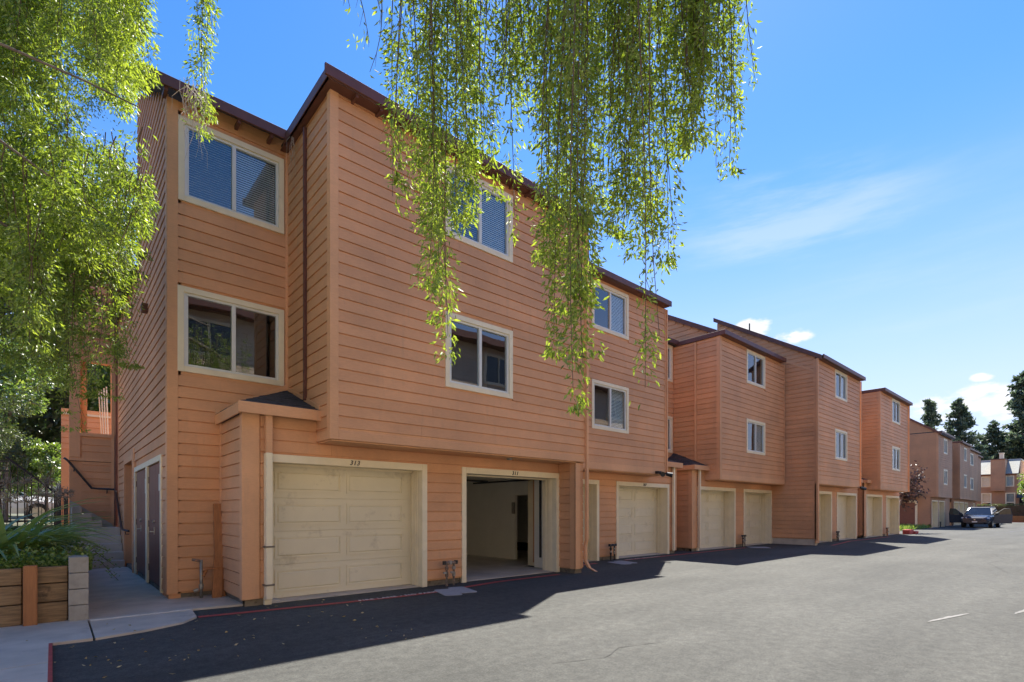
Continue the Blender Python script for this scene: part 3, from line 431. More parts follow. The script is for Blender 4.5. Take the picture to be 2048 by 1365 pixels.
STRANDS=[(1.92,3.43,5.84,3.62,0.0606,0.73,0),(1.88,3.4,5.82,4.06,0.06,0.76,0),(1.69,3.05,5.24,3.52,0.0429,0.82,0),(1.94,2.99,5.48,3.43,0.0804,0.86,0),(1.91,3.07,5.39,3.8,0.06,1.2,0),(2.28,3.54,6.11,3.72,0.0714,1.1,0),(2.12,3.62,6.2,3.91,0.063,0.94,0),(1.77,3.04,5.27,3.8,0.063,1,0),(2.2,3.46,6.07,3.64,0.0792,0.93,0),(1.98,2.85,5.37,3.36,0.099,0.81,0),(2.19,3,5.69,3.72,0.0831,0.8,0),(2.28,3.55,6.08,3.64,0.0679,1.1,0),(2.31,3.06,5.86,3.53,0.091,0.84,0),(2.42,3.32,6.14,3.74,0.0615,1.2,0),(1.9,2.95,5.33,2.95,0.0848,1,0),(1.87,2.87,5.23,2.86,0.0552,0.86,0),(2.13,3.18,5.84,2.81,0.0712,0.96,0),(1.97,2.93,5.33,2.45,0.06,0.9,0),(2.48,3.23,6.06,3.88,0.0587,0.97,0),(2.45,3.26,6.14,4.09,0.0489,1.1,0),(2.56,3.12,6.03,3.85,0.0482,0.97,0),(2.52,2.85,5.81,3.43,0.0588,0.83,0),(2.78,3.13,6.17,4.74,0.0495,0.64,0),(2.89,3.27,6.3,5.16,0.0532,0.7,0),(2.52,2.87,5.67,4.68,0.0571,0.8,0),(2.74,2.69,5.83,3.3,0.0904,0.95,0),(2.71,2.53,5.56,3.54,0.0908,1.1,0),(2.36,2.33,5.26,3.16,0.0819,0.9,0),(2.89,2.72,5.9,3.58,0.0859,1.1,0),(2.56,2.51,5.51,3.15,0.0937,1.1,0),(2.98,2.79,6.15,3.86,0.0807,1,0),(2.75,2.49,5.67,3,0.0888,1.1,0),(2.69,2.43,5.57,2.82,0.0866,0.97,0),(2.48,2.11,5.12,2.79,0.0664,0.98,0),(2.84,2.41,5.54,3.04,0.0852,0.82,0),(2.61,2.26,5.25,2.76,0.0673,0.88,0),(2.47,2.3,5.22,2.45,0.0739,1,0),(2.46,2.25,5.25,2.54,0.0669,0.85,0),(2.46,2.12,5.04,2.38,0.074,0.84,0),(2.31,2.09,4.88,2.03,0.06,0.8,0),(2.41,2.14,4.99,2.1,0.05,0.7,0),(3.32,2.47,5.99,4.1,0.0768,1.1,0),(2.9,2.12,5.38,3.51,0.0838,1,0),(3.48,2.41,6.21,3.73,0.06,0.84,0),(2.88,2.14,5.43,3.35,0.0852,1.2,0),(3.38,2.59,6.15,3.6,0.0752,1.2,0),(3.04,2.13,5.54,3.46,0.0992,1,0),(3.13,2.08,5.5,3.38,0.0741,0.85,0),(3.18,2.04,5.53,3.16,0.0856,1.1,0),(3.38,2.39,6,3.41,0.0655,0.91,0),(3.08,2.13,5.65,3.62,0.0791,0.99,0),(3.51,2.25,6,3.32,0.0675,1,0),(2.63,1.82,4.88,2.05,0.055,0.62,0),(2.73,1.86,4.99,2.38,0.05,0.5,0),(3.56,2.09,5.83,4.15,0.0688,0.94,0),(3.57,2,5.83,4.16,0.0846,1.2,0),(3.78,2.17,5.99,4.21,0.0675,1,0),(3.52,1.98,5.77,4.43,0.0662,1.1,0),(3.77,1.9,5.82,3.97,0.0392,0.91,0),(3.87,1.86,5.9,4.02,0.0411,0.79,0),(3.5,1.71,5.44,3.73,0.05,0.9,0),(2.45,2.86,5.7,4.49,0.0579,0.62,0),(2.77,3.07,6.01,4.33,0.0757,0.49,0),(2.85,3.21,6.42,4.97,0.077,0.49,0),(2.74,3.01,5.98,4.68,0.0572,0.55,0),(2.7,2.93,5.87,4.75,0.067,0.52,0),(2.34,2.68,5.37,4.06,0.0545,0.62,0),(2.94,2.23,5.61,3.65,0.0676,0.56,0),(2.86,2.21,5.45,3.68,0.0769,0.52,0),(3.48,2.69,6.33,4,0.0719,0.63,0),(3.11,2.54,5.94,3.69,0.0572,0.54,0),(2.9,2.33,5.63,3.97,0.0775,0.64,0),(3.13,2.62,6.04,3.85,0.0609,0.69,0),(3.8,2.27,6.17,4.39,0.0535,0.71,0),(3.25,2.07,5.55,4.31,0.0566,0.77,0),(3.31,1.92,5.6,4.01,0.0744,0.61,0),(3.42,2.12,5.75,4.24,0.0573,0.74,0),(3.55,2.06,5.91,4.24,0.0823,0.65,0),(3.26,1.91,5.51,3.89,0.0537,0.57,0),(3.67,2.08,6.04,4.65,0.0791,0.56,0),(3.77,1.97,6.02,4.58,0.056,0.6,0),(3.63,2.01,5.83,4.51,0.0833,0.6,0),(3.54,1.93,5.67,4.34,0.0694,0.57,0),(4.25,2.05,6.33,4.86,0.0766,0.75,0),(3.63,1.9,5.87,4.55,0.0761,0.76,0),(2.13,2.95,5.47,4.04,0.0606,0.5,0),(2.39,3.19,6.04,4.18,0.0624,0.66,0),(2.35,2.98,5.65,4.07,0.076,0.71,0),(2.25,2.88,5.55,3.84,0.0798,0.58,0),(2.56,3.6,6.43,4.31,0.0707,0.56,0),(2.95,3.2,6.26,4.67,0.0544,0.54,0),(2.46,2.69,5.54,4.09,0.0614,0.58,0),(2.58,2.72,5.57,4.64,0.0703,0.58,0),(2.7,2.76,5.7,4.22,0.0563,0.61,0),(3.31,1.76,5.43,3.91,0.0612,0.8,0),(3.71,2.06,5.94,4.29,0.0668,0.93,0),(3.29,1.89,5.49,3.95,0.0544,0.67,0),(2.93,2.1,5.47,3.14,0.0407,0.58,0),(2.56,2.33,5.25,3.27,0.039,0.76,0),(2.48,2.46,5.32,3.11,0.0468,0.59,0),(3.17,2.66,6.03,3.21,0.0539,0.77,0),(3.22,2.52,5.97,3.61,0.0539,0.83,0),(3.7,1.66,5.65,4.41,0.0408,0.74,0),(3.8,1.77,5.73,4.89,0.0446,0.74,0),(3.47,1.75,5.52,4.31,0.065,1.1,0),(3.58,1.75,5.63,4.31,0.0675,0.94,0),(3.82,2.07,5.94,5.05,0.0558,1,0),(3.58,1.99,5.85,4.68,0.0853,1.1,0),(3.56,1.99,5.75,4.67,0.0679,1.1,0),(4.29,2.31,6.62,5.3,0.0943,0.84,0),(3.21,2.02,5.53,5.15,0.0935,0.99,0),(3.49,2.01,5.73,4.77,0.08,0.88,0),(3.03,2.6,5.88,4.58,0.0787,1.2,0),(3.77,2.3,6.3,5.07,0.0855,0.86,0),(3.29,2.03,5.62,4.57,0.0998,1.2,0),(2.35,3.16,5.95,4.61,0.0982,1.1,0),(3.27,2.6,6.16,4.75,0.0939,0.87,0),(2.49,2.64,5.5,4.35,0.0815,0.95,0),(3.21,3.06,6.49,5.83,0.109,1.1,0),(3.59,2.7,6.43,5.58,0.0838,1,0),(3.03,2.25,5.61,4.4,0.0835,1,0),(3.35,2.25,5.91,4.68,0.109,0.91,0),(3.82,2.71,6.49,5.08,0.108,1.1,0),(1.61,3.52,5.44,4.72,0.02,0.6,0),(1.7,3.43,5.44,4.88,0.02,0.6,0),(1.6,3.66,5.55,5.05,0.02,0.6,0),(1.72,3.28,5.33,4.37,0.015,0.4,0),(1.16,5.97,7.46,5.4,0.0513,1,1),(1.15,5.86,7.21,5.3,0.0451,0.96,1),(1.13,6.15,7.57,5.32,0.0723,1,1),(1.21,5.99,7.32,6.21,0.0469,1.2,1),(1.15,5.8,7.17,6.19,0.0531,1.2,1),(-0.67,7.62,7.96,5.52,0.104,1,1),(-0.05,9.09,10.1,6.56,0.125,1,1),(-0.27,7.58,8.14,5.56,0.117,1,1),(0.02,6.24,7.54,5.56,0.107,1,1),(-0.04,6.93,7.8,5.99,0.136,1,1),(0.08,6.31,7.4,5.17,0.129,1,1),(0.52,9.08,10.75,7.57,0.139,1,1),(0.72,8.87,9.71,7.06,0.129,1,1),(-0.71,7.13,7.06,5.75,0.109,1,1),(0.05,9.03,9.18,6.73,0.149,1,1),(0.48,9.54,10.81,7.03,0.138,1,1),(0.54,5.92,6.88,5.72,0.112,1,1),(-0.44,9.49,9.67,6.84,0.105,1,1),(-0.28,6.85,7.48,5.62,0.136,1,1),(-0.48,10.41,10.79,7.62,0.157,1,1),(-0.85,8.07,8.36,5.73,0.107,1,1),(-0.24,10.02,10.16,7.19,0.123,1,1),(-0.62,9.84,9.89,6.93,0.135,1,1),(-0.54,8.69,8.71,6.12,0.103,1,1),(-0.24,6.64,7.03,5.25,0.116,1,1),(-0.92,9.11,8.96,6.02,0.123,1,1),(0.72,8.74,9.42,7.42,0.1,1,1),(0.28,6.89,7.78,6.31,0.127,1,1),(-0.33,7.3,7.82,6.19,0.158,1,1),(-0.24,7.46,8,6.32,0.157,1,1),(0.17,7.56,8.45,6.67,0.147,1,1),(-0.3,8.98,9.48,6.35,0.138,1,1),(-0.97,8.64,7.98,5.96,0.152,1,1),(0.53,9.66,11.27,7.88,0.145,1,1),(0.53,7.36,8.15,5.97,0.158,1,1),(0.65,6.64,7.7,5.97,0.128,1,1),(-0.46,7.22,7.79,5.99,0.127,1,1),(-1.12,10.66,10.08,6.9,0.112,1,1),(-1.09,9.49,9.6,6.17,0.108,1,1),(-0.5,6.7,7.5,4.92,0.111,1,1),(-0.28,7.87,8.11,5.88,0.147,1,1),(-0.88,9.72,9.6,6.39,0.105,1,1),(-0.82,8.33,8.51,6.27,0.129,1,1),(-0.02,8.42,9.65,6.93,0.116,1,1),(-0.08,8.13,9.03,6.82,0.142,1,1),(-1.06,9.09,9.17,6.56,0.137,1,1),(0.29,6.04,6.74,5.31,0.123,1,1),(-0.43,8.32,8.11,6.56,0.139,1,1),(0.67,8.39,9.45,6.96,0.156,1,1),(0.55,6.32,8.09,5.82,0.156,1,1),(-0.95,9.09,8.88,6.27,0.123,1,1),(0.71,8.83,9.77,7.22,0.108,1,1),(-0.37,7.29,7.76,5.67,0.127,1,1),(-0.8,7.41,7.13,5.72,0.158,1,1),(-0.67,9.69,9.42,6.71,0.116,1,1),(0.46,8.24,9.46,6.92,0.115,1,1),(-0.71,10.35,10.82,7.54,0.111,1,1),(-0.85,9.13,8.52,6.34,0.101,1,1),(-1.18,10.66,10.64,7.4,0.102,1,1),(-0,8.58,8.77,6.48,0.137,1,1),(-0.53,6.86,7.65,5.72,0.141,1,1),(-0.97,9.59,8.84,6.88,0.154,1,1),(0.28,9.26,9.5,7.13,0.107,1,1),(0.23,5.94,6.8,5.39,0.145,1,1),(-0.11,6.86,7.96,5.64,0.113,1,1),(-0.48,6.91,7.74,5.7,0.121,1,1),(-1,9.62,9.29,6.69,0.11,1,1),(-0.8,8.63,8.63,6.13,0.134,1,1),(0.58,7.59,8.4,6.71,0.132,1,1),(0.54,7.33,8.6,6.09,0.147,1,1),(0.39,6.82,7.74,6.25,0.121,1,1),(0.58,8.18,9.06,6.66,0.157,1,1),(-0.69,7.16,7.64,5.62,0.138,1,1),(0.57,9.52,10.68,8.26,0.123,1,1),(0.08,7.7,8.75,6.49,0.12,1,1),(-0.86,8.54,8.02,6.01,0.152,1,1),(-1.17,10.94,10.18,8,0.147,1,1),(0.53,7.33,8.54,6.68,0.114,1,1),(-0.83,7.3,7.46,5.67,0.131,1,1),(0.5,6.1,7.8,5.5,0.146,1,1),(-1.07,11.03,10.67,8.25,0.133,1,1),(-0.34,10.33,10.24,7.57,0.126,1,1),(-0.65,8.24,8.42,5.73,0.138,1,1),(0.61,7.71,8.73,6.19,0.108,1,1),(-0.95,8.75,9.13,6.36,0.155,1,1),(-0.03,9.14,9.73,7.34,0.115,1,1),(-0.18,6.83,7.74,5.46,0.112,1,1),(0.24,9.92,10.99,8.26,0.108,1,1),(-0.82,9.33,8.76,6.83,0.151,1,1),(-0.81,9.17,9.37,7.12,0.115,1,1),(-0.35,6.93,7.03,5.32,0.146,1,1),(-0.46,8.49,8.9,6.28,0.152,1,1),(0.71,9.02,9.91,7.62,0.108,1,1),(-0.25,6.87,7.39,5.1,0.139,1,1),(0.37,9.58,10.79,8.25,0.119,1,1),(0.56,8.99,10.29,7.41,0.141,1,1),(-0.5,9.43,9.91,6.99,0.137,1,1),(0.28,5.89,6.71,5.22,0.147,1,1),(0.34,7.98,9.37,7.07,0.129,1,1),(-1.01,10.43,9.72,6.72,0.114,1,1),(0.47,8.3,9.55,6.96,0.114,1,1),(-0.6,8.99,8.54,6.49,0.145,1,1),(-0.18,9.23,9.61,7.29,0.122,1,1),(0.01,8.87,9.85,7,0.104,1,1),(-0.47,6.78,7.52,5.66,0.101,1,1),(0.24,7.59,5.6,4.51,0.158,1,1),(-0.27,9.19,6.14,5.22,0.156,1,1),(0.01,8.69,5.61,4.27,0.161,1,1),(-0.01,9.57,7.16,5.46,0.122,1,1),(-0.9,8.37,5.61,4.78,0.115,1,1),(-0.63,7.91,5.85,4.83,0.154,1,1),(-0.46,9.67,6.78,5.08,0.151,1,1),(-0.66,8.29,5.61,4.54,0.112,1,1),(-0.32,9.44,5.92,4.45,0.151,1,1),(0.27,8.7,5.68,4.08,0.135,1,1),(0.07,8.62,5.83,4.29,0.137,1,1),(-0.79,9.28,6.18,5.13,0.156,1,1),(-0.69,8.18,5.39,4.08,0.116,1,1),(-0.02,7.34,5.44,4.61,0.11,1,1),(-0.65,6.99,4.89,4.18,0.143,1,1),(0.67,8.77,5.94,4.73,0.115,1,1),(-0.83,9.06,6.43,5.54,0.155,1,1),(-0.28,9.59,5.97,4.66,0.146,1,1),(-0.14,7.93,5.93,4.85,0.159,1,1),(-0.55,7.11,5.12,3.99,0.142,1,1),(-0.57,7.21,4.81,3.79,0.154,1,1),(-0.4,9.25,6.37,4.81,0.129,1,1),(0.08,6.59,5.31,4.34,0.148,1,1),(0.51,7.6,5.12,4.28,0.138,1,1),(-0.3,8.1,5.97,4.99,0.114,1,1),(0.08,6.62,5.21,4.37,0.128,1,1),(0.5,7.07,5.24,4.43,0.167,1,1),(-0.97,9.44,6.17,5.15,0.138,1,1),(-0.96,9.44,5.53,4.42,0.137,1,1),(0.39,6.97,5.39,4.51,0.126,1,1),(0.35,7.72,5.27,4.22,0.161,1,1),(-0.09,8.45,5.92,4.6,0.134,1,1),(-0.38,9.55,6.8,5.52,0.128,1,1),(-0.38,7.3,5,3.95,0.137,1,1),(0.21,8.63,6.23,5.26,0.164,1,1),(-0.86,8.07,5.73,4.6,0.149,1,1),(-0.93,8.29,5.42,4.56,0.152,1,1),(-0.2,8.56,5.44,3.98,0.161,1,1),(-0.79,9.1,5.9,4.83,0.117,1,1),(0.53,8.95,6.12,4.53,0.166,1,1),(-0.33,7.11,4.68,3.4,0.155,1,1),(0.16,6.82,4.79,3.93,0.135,1,1),(0.56,7.89,5.56,4.53,0.136,1,1),(-0.01,6.52,4.91,4.09,0.159,1,1),(0.07,8.2,6.1,4.91,0.14,1,1),(0.45,7.09,5.08,4.13,0.147,1,1),(-0.78,8.69,5.16,4.32,0.126,1,1),(-0.19,9.74,7.12,5.97,0.157,1,1),(-0.58,7.3,5.06,4.35,0.122,1,1),(0.51,6.16,4.76,3.96,0.117,1,1),(0.73,8.43,5.46,4.4,0.157,1,1),(-0.51,7.06,5.23,4.41,0.121,1,1),(0.16,7.24,4.96,4.21,0.161,1,1),(0.46,8.91,5.59,4.49,0.143,1,1),(-0.33,6.81,4.8,3.98,0.126,1,1),(-0.25,7.41,5.62,4.85,0.132,1,1),(0.63,8.23,5.65,4.31,0.146,1,1),(-0.54,8.9,6.02,4.94,0.161,1,1),(0.23,6.22,4.69,3.96,0.145,1,1),(-0.6,7.66,5.7,4.8,0.122,1,1),(0.08,8.67,5.95,4.85,0.122,1,1),(0.56,8.17,6.05,4.73,0.154,1,1),(-0.24,8.83,5.53,4.19,0.115,1,1),(-0.62,7.25,5,4.01,0.155,1,1),(-0.53,9.55,6.27,4.95,0.128,1,1),(-0.1,7.48,5.23,4.06,0.127,1,1),(-0.22,7.02,4.94,3.87,0.137,1,1),(-0.12,9.48,6.81,5.78,0.111,1,1),(-0.19,7.43,5.48,4.73,0.12,1,1),(-0.35,7.84,4.96,4.15,0.152,1,1),(0.01,7.29,5.79,4.91,0.164,1,1),(-0.3,8.22,5.91,4.78,0.119,1,1),(0.08,8.05,5.47,4.31,0.156,1,1),(0.57,7.51,5.14,4.3,0.15,1,1),(-0.52,8.83,5.64,4.53,0.147,1,1),(0.09,8.59,5.49,4.08,0.152,1,1),(-0.55,7.08,4.8,3.78,0.155,1,1),(-0.73,9.36,6.05,4.78,0.156,1,1),(-0.27,8.45,5.25,4.11,0.169,1,1),(-0.42,7.04,4.75,3.52,0.157,1,1),(0.06,9.1,6.22,4.68,0.119,1,1),(-0.27,9.71,6.29,4.76,0.158,1,1),(0.41,8.96,6.48,5.2,0.167,1,1),(0.23,7.9,5.5,4.15,0.15,1,1),(0.03,9.48,5.96,4.42,0.14,1,1),(-0.18,6.71,4.74,3.76,0.168,1,1),(-0.45,7.41,5.13,4.4,0.166,1,1),(-0.52,7.64,5.43,4.2,0.15,1,1),(-0.08,7.53,4.94,3.88,0.126,1,1),(-0.38,7.21,5.56,4.79,0.129,1,1),(0.23,7,4.78,3.83,0.128,1,1),(0.02,8.06,5.73,4.83,0.126,1,1),(0.48,6.45,4.47,4.09,0.09,0.9,1),(0.61,6.2,4.63,4.04,0.09,0.9,1),(0.66,6.27,5.16,4.54,0.09,0.9,1),(0.46,6.75,5.11,4.45,0.09,0.9,1),(0.6,6.19,4.38,4.04,0.09,0.9,1),(0.53,6.09,4.22,3.63,0.09,0.9,1),(0.64,5.93,4.5,4.09,0.09,0.9,1),(0.53,6.26,4.65,4.18,0.09,0.9,1),(0.7,6.61,4.94,4.47,0.09,0.9,1),(0.49,6.23,4.7,4.34,0.09,0.9,1),(0.7,6.5,4.74,4.22,0.09,0.9,1),(0.57,6.05,4.56,4.13,0.09,0.9,1),(0.42,6.04,4.84,4.41,0.09,0.9,1),(0.59,6.21,4.82,4.41,0.09,0.9,1),(0.56,6.42,5.03,4.43,0.09,0.9,1),(0.47,6.6,5.21,4.58,0.09,0.9,1),(-0.57,7.58,4.33,3.42,0.1,0.9,1),(-0.08,6.66,4.15,3.27,0.1,0.9,1),(-0.14,6.51,4.09,3.16,0.1,0.9,1),(-0.69,7.22,4.22,3.23,0.1,0.9,1),(-0.11,7.07,4.2,3.21,0.1,0.9,1),(-0.64,7.22,4.05,2.98,0.1,0.9,1),(-0.11,6.58,4.26,2.9,0.1,0.9,1),(-0.09,6.99,4.21,3.02,0.1,0.9,1),(-0.73,7.75,4.54,3.17,0.1,0.9,1),(-0.25,6.73,4.38,3.14,0.1,0.9,1),(-0.68,9.4,5.06,3.41,0.0934,1,2),(-0.29,9.86,4.89,3.53,0.127,1,2),(-0.88,9.2,4.5,3.63,0.117,1,2),(0.35,9.23,5.1,3.52,0.101,1,2),(-0.59,8.6,4.76,3.53,0.128,1,2),(0.64,8.03,4.9,3.37,0.119,1,2),(-0.14,10.11,5.59,3.18,0.0823,1,2),(-0.18,8.93,5.05,3.19,0.0949,1,2),(-0.47,9.45,4.91,3.48,0.114,1,2),(-0.18,9.85,4.93,3.59,0.127,1,2),(0.1,9.43,5.11,3.19,0.0897,1,2),(-0.28,9.71,5.38,3.97,0.0964,1,2),(-0.57,9.94,5.46,3.96,0.0979,1,2),(-0.24,9.71,5.04,3.25,0.091,1,2),(0.77,8.69,5.33,3.38,0.0944,1,2),(0.52,7.83,4.62,3.03,0.122,1,2),(-0.47,9.11,4.77,3.22,0.0933,1,2),(-0.42,9.37,4.66,3.35,0.108,1,2),(0.14,8.11,4.8,3.58,0.109,1,2),(0.06,9.77,4.95,3.43,0.129,1,2),(-0.12,8.9,4.93,3.36,0.118,1,2),(0.02,9.11,5.26,2.95,0.117,1,2),(-0.03,8.27,4.61,3.14,0.0865,1,2),(0.31,9.46,5.36,3.93,0.117,1,2),(0.37,9.29,5.29,3.9,0.0908,1,2),(0.16,7.86,4.45,3.35,0.11,1,2),(0.37,8.16,4.71,2.82,0.117,1,2),(-0.22,8.68,4.71,3.5,0.107,1,2),(0.07,9,4.72,3.29,0.113,1,2),(0.11,9.36,5.21,3.71,0.0993,1,2),(-0.98,10.33,5.37,3.7,0.113,1,2),(-0.13,8.86,4.66,3.48,0.118,1,2),(0.18,7.9,4.63,2.83,0.107,1,2),(0.55,9.23,4.98,3.86,0.107,1,2),(0.16,8.26,3.94,2.4,0.06,0.8,2),(0.14,8.54,4.27,2.65,0.06,0.9,2),(0.54,7.8,4.14,2.77,0.06,0.8,2),(0.41,7.64,4.05,2.9,0.07,0.8,2)]
NC = 127
# ------------------------------------------------------------------ the ground
def sheet(name, pts, z, mat, kind='structure', th=0):
    if th: return MB().prism([(x, y, z - th) for x, y in pts], (0, 0, th)).build(name, mat, None, (0, 0, 0), kind=kind)
    b = MB(); b.v = [(x, y, z) for x, y in pts]; b.f = [tuple(range(len(pts)))]; o = b.build(name, mat, None, (0, 0, 0), kind=kind); return o
sheet('ground', [(-900, -900), (900, -900), (900, 900), (-900, 900)], -.03, 'ground')
sheet('driveway', [(-.02, -40), (160, -40), (160, 11.5), (37.6, 11.5), (37.6, 30), (1.0, 30), (1.0, 9), (1.43, 8.3), (1.41, 7.75), (1.2, 7.45), (.8, 7.24), (.32, 7.12), (-.02, 7.14)], 0, 'asphalt')
walk = MB(); xs = [(-9, 7.0), (-.03, 7.16), (.32, 7.13), (.8, 7.25), (1.2, 7.46), (1.40, 7.76), (1.44, 8.30), (.35, 8.28), (-9, 8.55)]
apron = sheet('pavement', [(.345, 7.145), (.8, 7.25), (1.2, 7.46), (1.40, 7.76), (1.44, 8.30), (.345, 8.28)], .022, 'conc', th=.05)
sheet('pavement', [(-9, 7.02), (-.03, 7.16), (.325, 7.142), (.325, 8.30), (.325, 8.6), (-9, 8.6)], .026, 'conc', th=.05)
sheet('pavement', [(-9, 6.05), (-.03, 6.25), (-.03, 7.145), (-9, 7.005)], .03, 'conc', th=.05)
sheet('pavement', [(-9, -3), (-.03, -3), (-.03, 6.235), (-9, 6.035)], .03, 'conc', th=.05)
MB().box(-.03, .0, -3, 7.15, -.02, .028).build('kerb_paint', 'redpaint', None, (0, 0, 0), kind='structure')
MB().hexa([(.35, 8.275, .0), (1.455, 8.30, 0), (1.455, 8.345, 0), (.35, 8.325, 0), (.35, 8.28, .037), (1.45, 8.305, .037), (1.45, 8.345, .037), (.35, 8.325, .037)]).build('kerb', 'concedge', None, (0, 0, 0), kind='structure')
ys = [8.33, 9.9, 11.4, 12.9, 14.4, 15.6]
for i in range(5):
    pts = [(.33, ys[i]), (1.5, ys[i]), (1.5, ys[i + 1] - .012), (.33, ys[i + 1] - .012)]
    if i == 0: pts = [(.33, 8.33), (1.45, 8.35), (2.3, 8.25), (2.6, 8.3), (2.6, 9.6), (1.5, 9.7), (1.5, 9.888), (.33, 9.888)]
    sheet('walkway', pts, .03, 'conc', th=.06)
sheet('upper_terrace', [(-40, 17.0), (-.25, 17.0), (-.25, 18.8), (.2, 18.8), (.2, 60), (-40, 60)], 1.0, 'ground', th=1.1)
# painted fire lane line, one stripe per stretch, with stencilled words
def stripe(pts, w=.125):
    b = MB()
    for (xa, ya), (xb, yb) in zip(pts[:-1], pts[1:]):
        n = len(b.v); b.v += [(xa, ya - w / 2, .006), (xb, yb - w / 2, .006), (xb, yb + w / 2, .006), (xa, ya + w / 2, .006)]; b.f.append((n, n + 1, n + 2, n + 3))
    return b.build('fire_lane_line', 'redpaint', None, (0, 0, 0), kind='structure')
MT['whitepaint2'] = simple('white stencil letters', (.72, .68, .64), .7, .1, 20)
fl = stripe([(1.42, 7.78), (2.4, 7.66), (3.4, 7.54), (4.3, 7.47), (5.0, 7.5)])
lettering(fl, 'FIRE LANE - NO PARKING', (4.33, 7.475, .011), .125, mat='whitepaint2', flat=True, name='stencilled_words', ext=.0005, rot=(0, 0, R(-1.5)))
stripe([(5.45, 7.6), (6.5, 7.78), (8.25, 7.8)])
f2 = stripe([(9.0, 8.72), (10.7, 8.78)]); f2 = stripe([(12.0, 8.83), (16, 8.78), (19.4, 8.8)])
lettering(f2, 'FIRE LANE - NO PARKING', (12.9, 8.8, .011), .125, mat='whitepaint2', flat=True, name='stencilled_words', ext=.0005)
stripe([(23.2, 7.1), (27, 7.55), (33, 7.4)])

def mark(x, y, l, w, a, seed):
    g = random.Random(seed); b = MB(); n = 14; up = []; dn = []
    for i in range(n + 1):
        t = i / n; e = math.sin(math.pi * t) ** .5
        up.append((x + math.cos(a) * l * t - math.sin(a) * w * e * g.uniform(.7, 1.1), y + math.sin(a) * l * t + math.cos(a) * w * e * g.uniform(.7, 1.1), .005)); dn.append((x + math.cos(a) * l * t + math.sin(a) * w * e * .3, y + math.sin(a) * l * t - math.cos(a) * w * e * .3, .005))
    b.v = up + dn[::-1]; b.f = [tuple(range(len(b.v)))]; return b.build('worn_paint_mark', 'whitepaint', None, (0, 0, 0), kind='structure')
mark(8.15, 1.44, 1.15, .05, R(-13), 1); mark(9.65, .78, 1.2, .05, R(-10), 2)
def crackline(pts, w):
    b = MB(); g = random.Random(4); v = []
    for i, (x, y) in enumerate(pts): v.append((x, y, w * g.uniform(.6, 1.2)))
    for (xa, ya, wa), (xb, yb, wb) in zip(v[:-1], v[1:]):
        n = len(b.v); d = Vector((yb - ya, xa - xb, 0)).normalized(); b.v += [(xa - d.x * wa, ya - d.y * wa, .004), (xb - d.x * wb, yb - d.y * wb, .004), (xb + d.x * wb, yb + d.y * wb, .004), (xa + d.x * wa, ya + d.y * wa, .004)]; b.f.append((n, n + 1, n + 2, n + 3))
    return b.build('crack_sealant', 'asphaltdark', None, (0, 0, 0), kind='structure')
MT['asphaltdark'] = simple('black crack sealant', (.02, .02, .022), .7, .2, 20)
crackline([(44, 4.4), (46, 3.9), (47.5, 3.95), (50, 3.7), (53, 3.8), (55, 4.3), (57, 3.9), (61, 4.4)], .14)
crackline([(30, 5.6), (34, 5.2), (38, 4.2), (41, 3.6), (46, 2.4), (52, .8)], .05); crackline([(34, 6.2), (38, 6.0), (42, 5.0), (44, 4.4)], .04)
crackline([(26, 3.6), (30, 2.6), (35, 1.6), (41, .2)], .025)

MT['seam'] = simple('old paving seam', (.034, .034, .033), .9, .35, 30)
def seam(pts, w, m='seam'):
    b = MB(); g = random.Random(len(pts)); P = []
    for (xa, ya), (xb, yb) in zip(pts[:-1], pts[1:]):
        k = max(2, int(math.hypot(xb - xa, yb - ya) / .12)); P += [(xa + (xb - xa) * i / k + g.gauss(0, .008), ya + (yb - ya) * i / k + g.gauss(0, .012), w * g.uniform(.2, 1.2)) for i in range(k)]
    for (xa, ya, wa), (xb, yb, wb) in zip(P[:-1], P[1:]):
        n = len(b.v); b.v += [(xa, ya - wa, .0035), (xb, yb - wb, .0035), (xb, yb + wb, .0035), (xa, ya + wa, .0035)]; b.f.append((n, n + 1, n + 2, n + 3))
    o = b.build('asphalt_crack', m, None, (0, 0, 0), kind='structure'); return o
seam([(3.4, 3.3), (3.9, 3.1), (4.3, 3.25), (4.9, 3.05)], .005); seam([(10.5, 5.4), (11.2, 5.0), (12.6, 4.9), (13.1, 4.4)], .005); seam([(16, 1.4), (18.5, 2.0), (20, 1.8), (23, 2.4)], .007)
seam([(1.9, 5.4), (2.6, 5.7), (3.0, 6.1), (4.1, 6.2), (5.0, 6.6)], .0035)

# ------------------------------------------------------------------ the near townhouse (garages 313 and 311)
T1 = thing('townhouse', 'near terracotta townhouse with open garage 311 and closed garage 313', 'townhouse', (1.34, 9.5, 0))
XL, YB, ZT = 1.34, 9.5, 7.74
hU, hL = (1.46, 3.04, 6.22, 7.53), (1.45, 3.04, 3.56, 4.89)
w = wall(T1, '-y', YB, XL, 3.12, .1, ZT, [hole(*hU), hole(*hL)])
siding(w, '-y', YB, XL + .1, 3.07, .13, ZT, [bh(*hU), bh(*hL)])
MB().box(XL - .03, XL + .12, YB - .03, YB, .1, ZT).build('corner_board', 'trim', T1, bevel=.004)
MB().box(XL - .03, XL, YB, YB + .12, .1, ZT + .05).build('corner_board', 'trim', T1, bevel=.004)
MB().box(3.06, 3.118, YB - .03, YB, 2.9, ZT).build('corner_board', 'trim', T1, bevel=.004)
window(T1, YB, *hU, blind=('open', 'full')); window(T1, YB, *hL, blind=('none', 'none'))
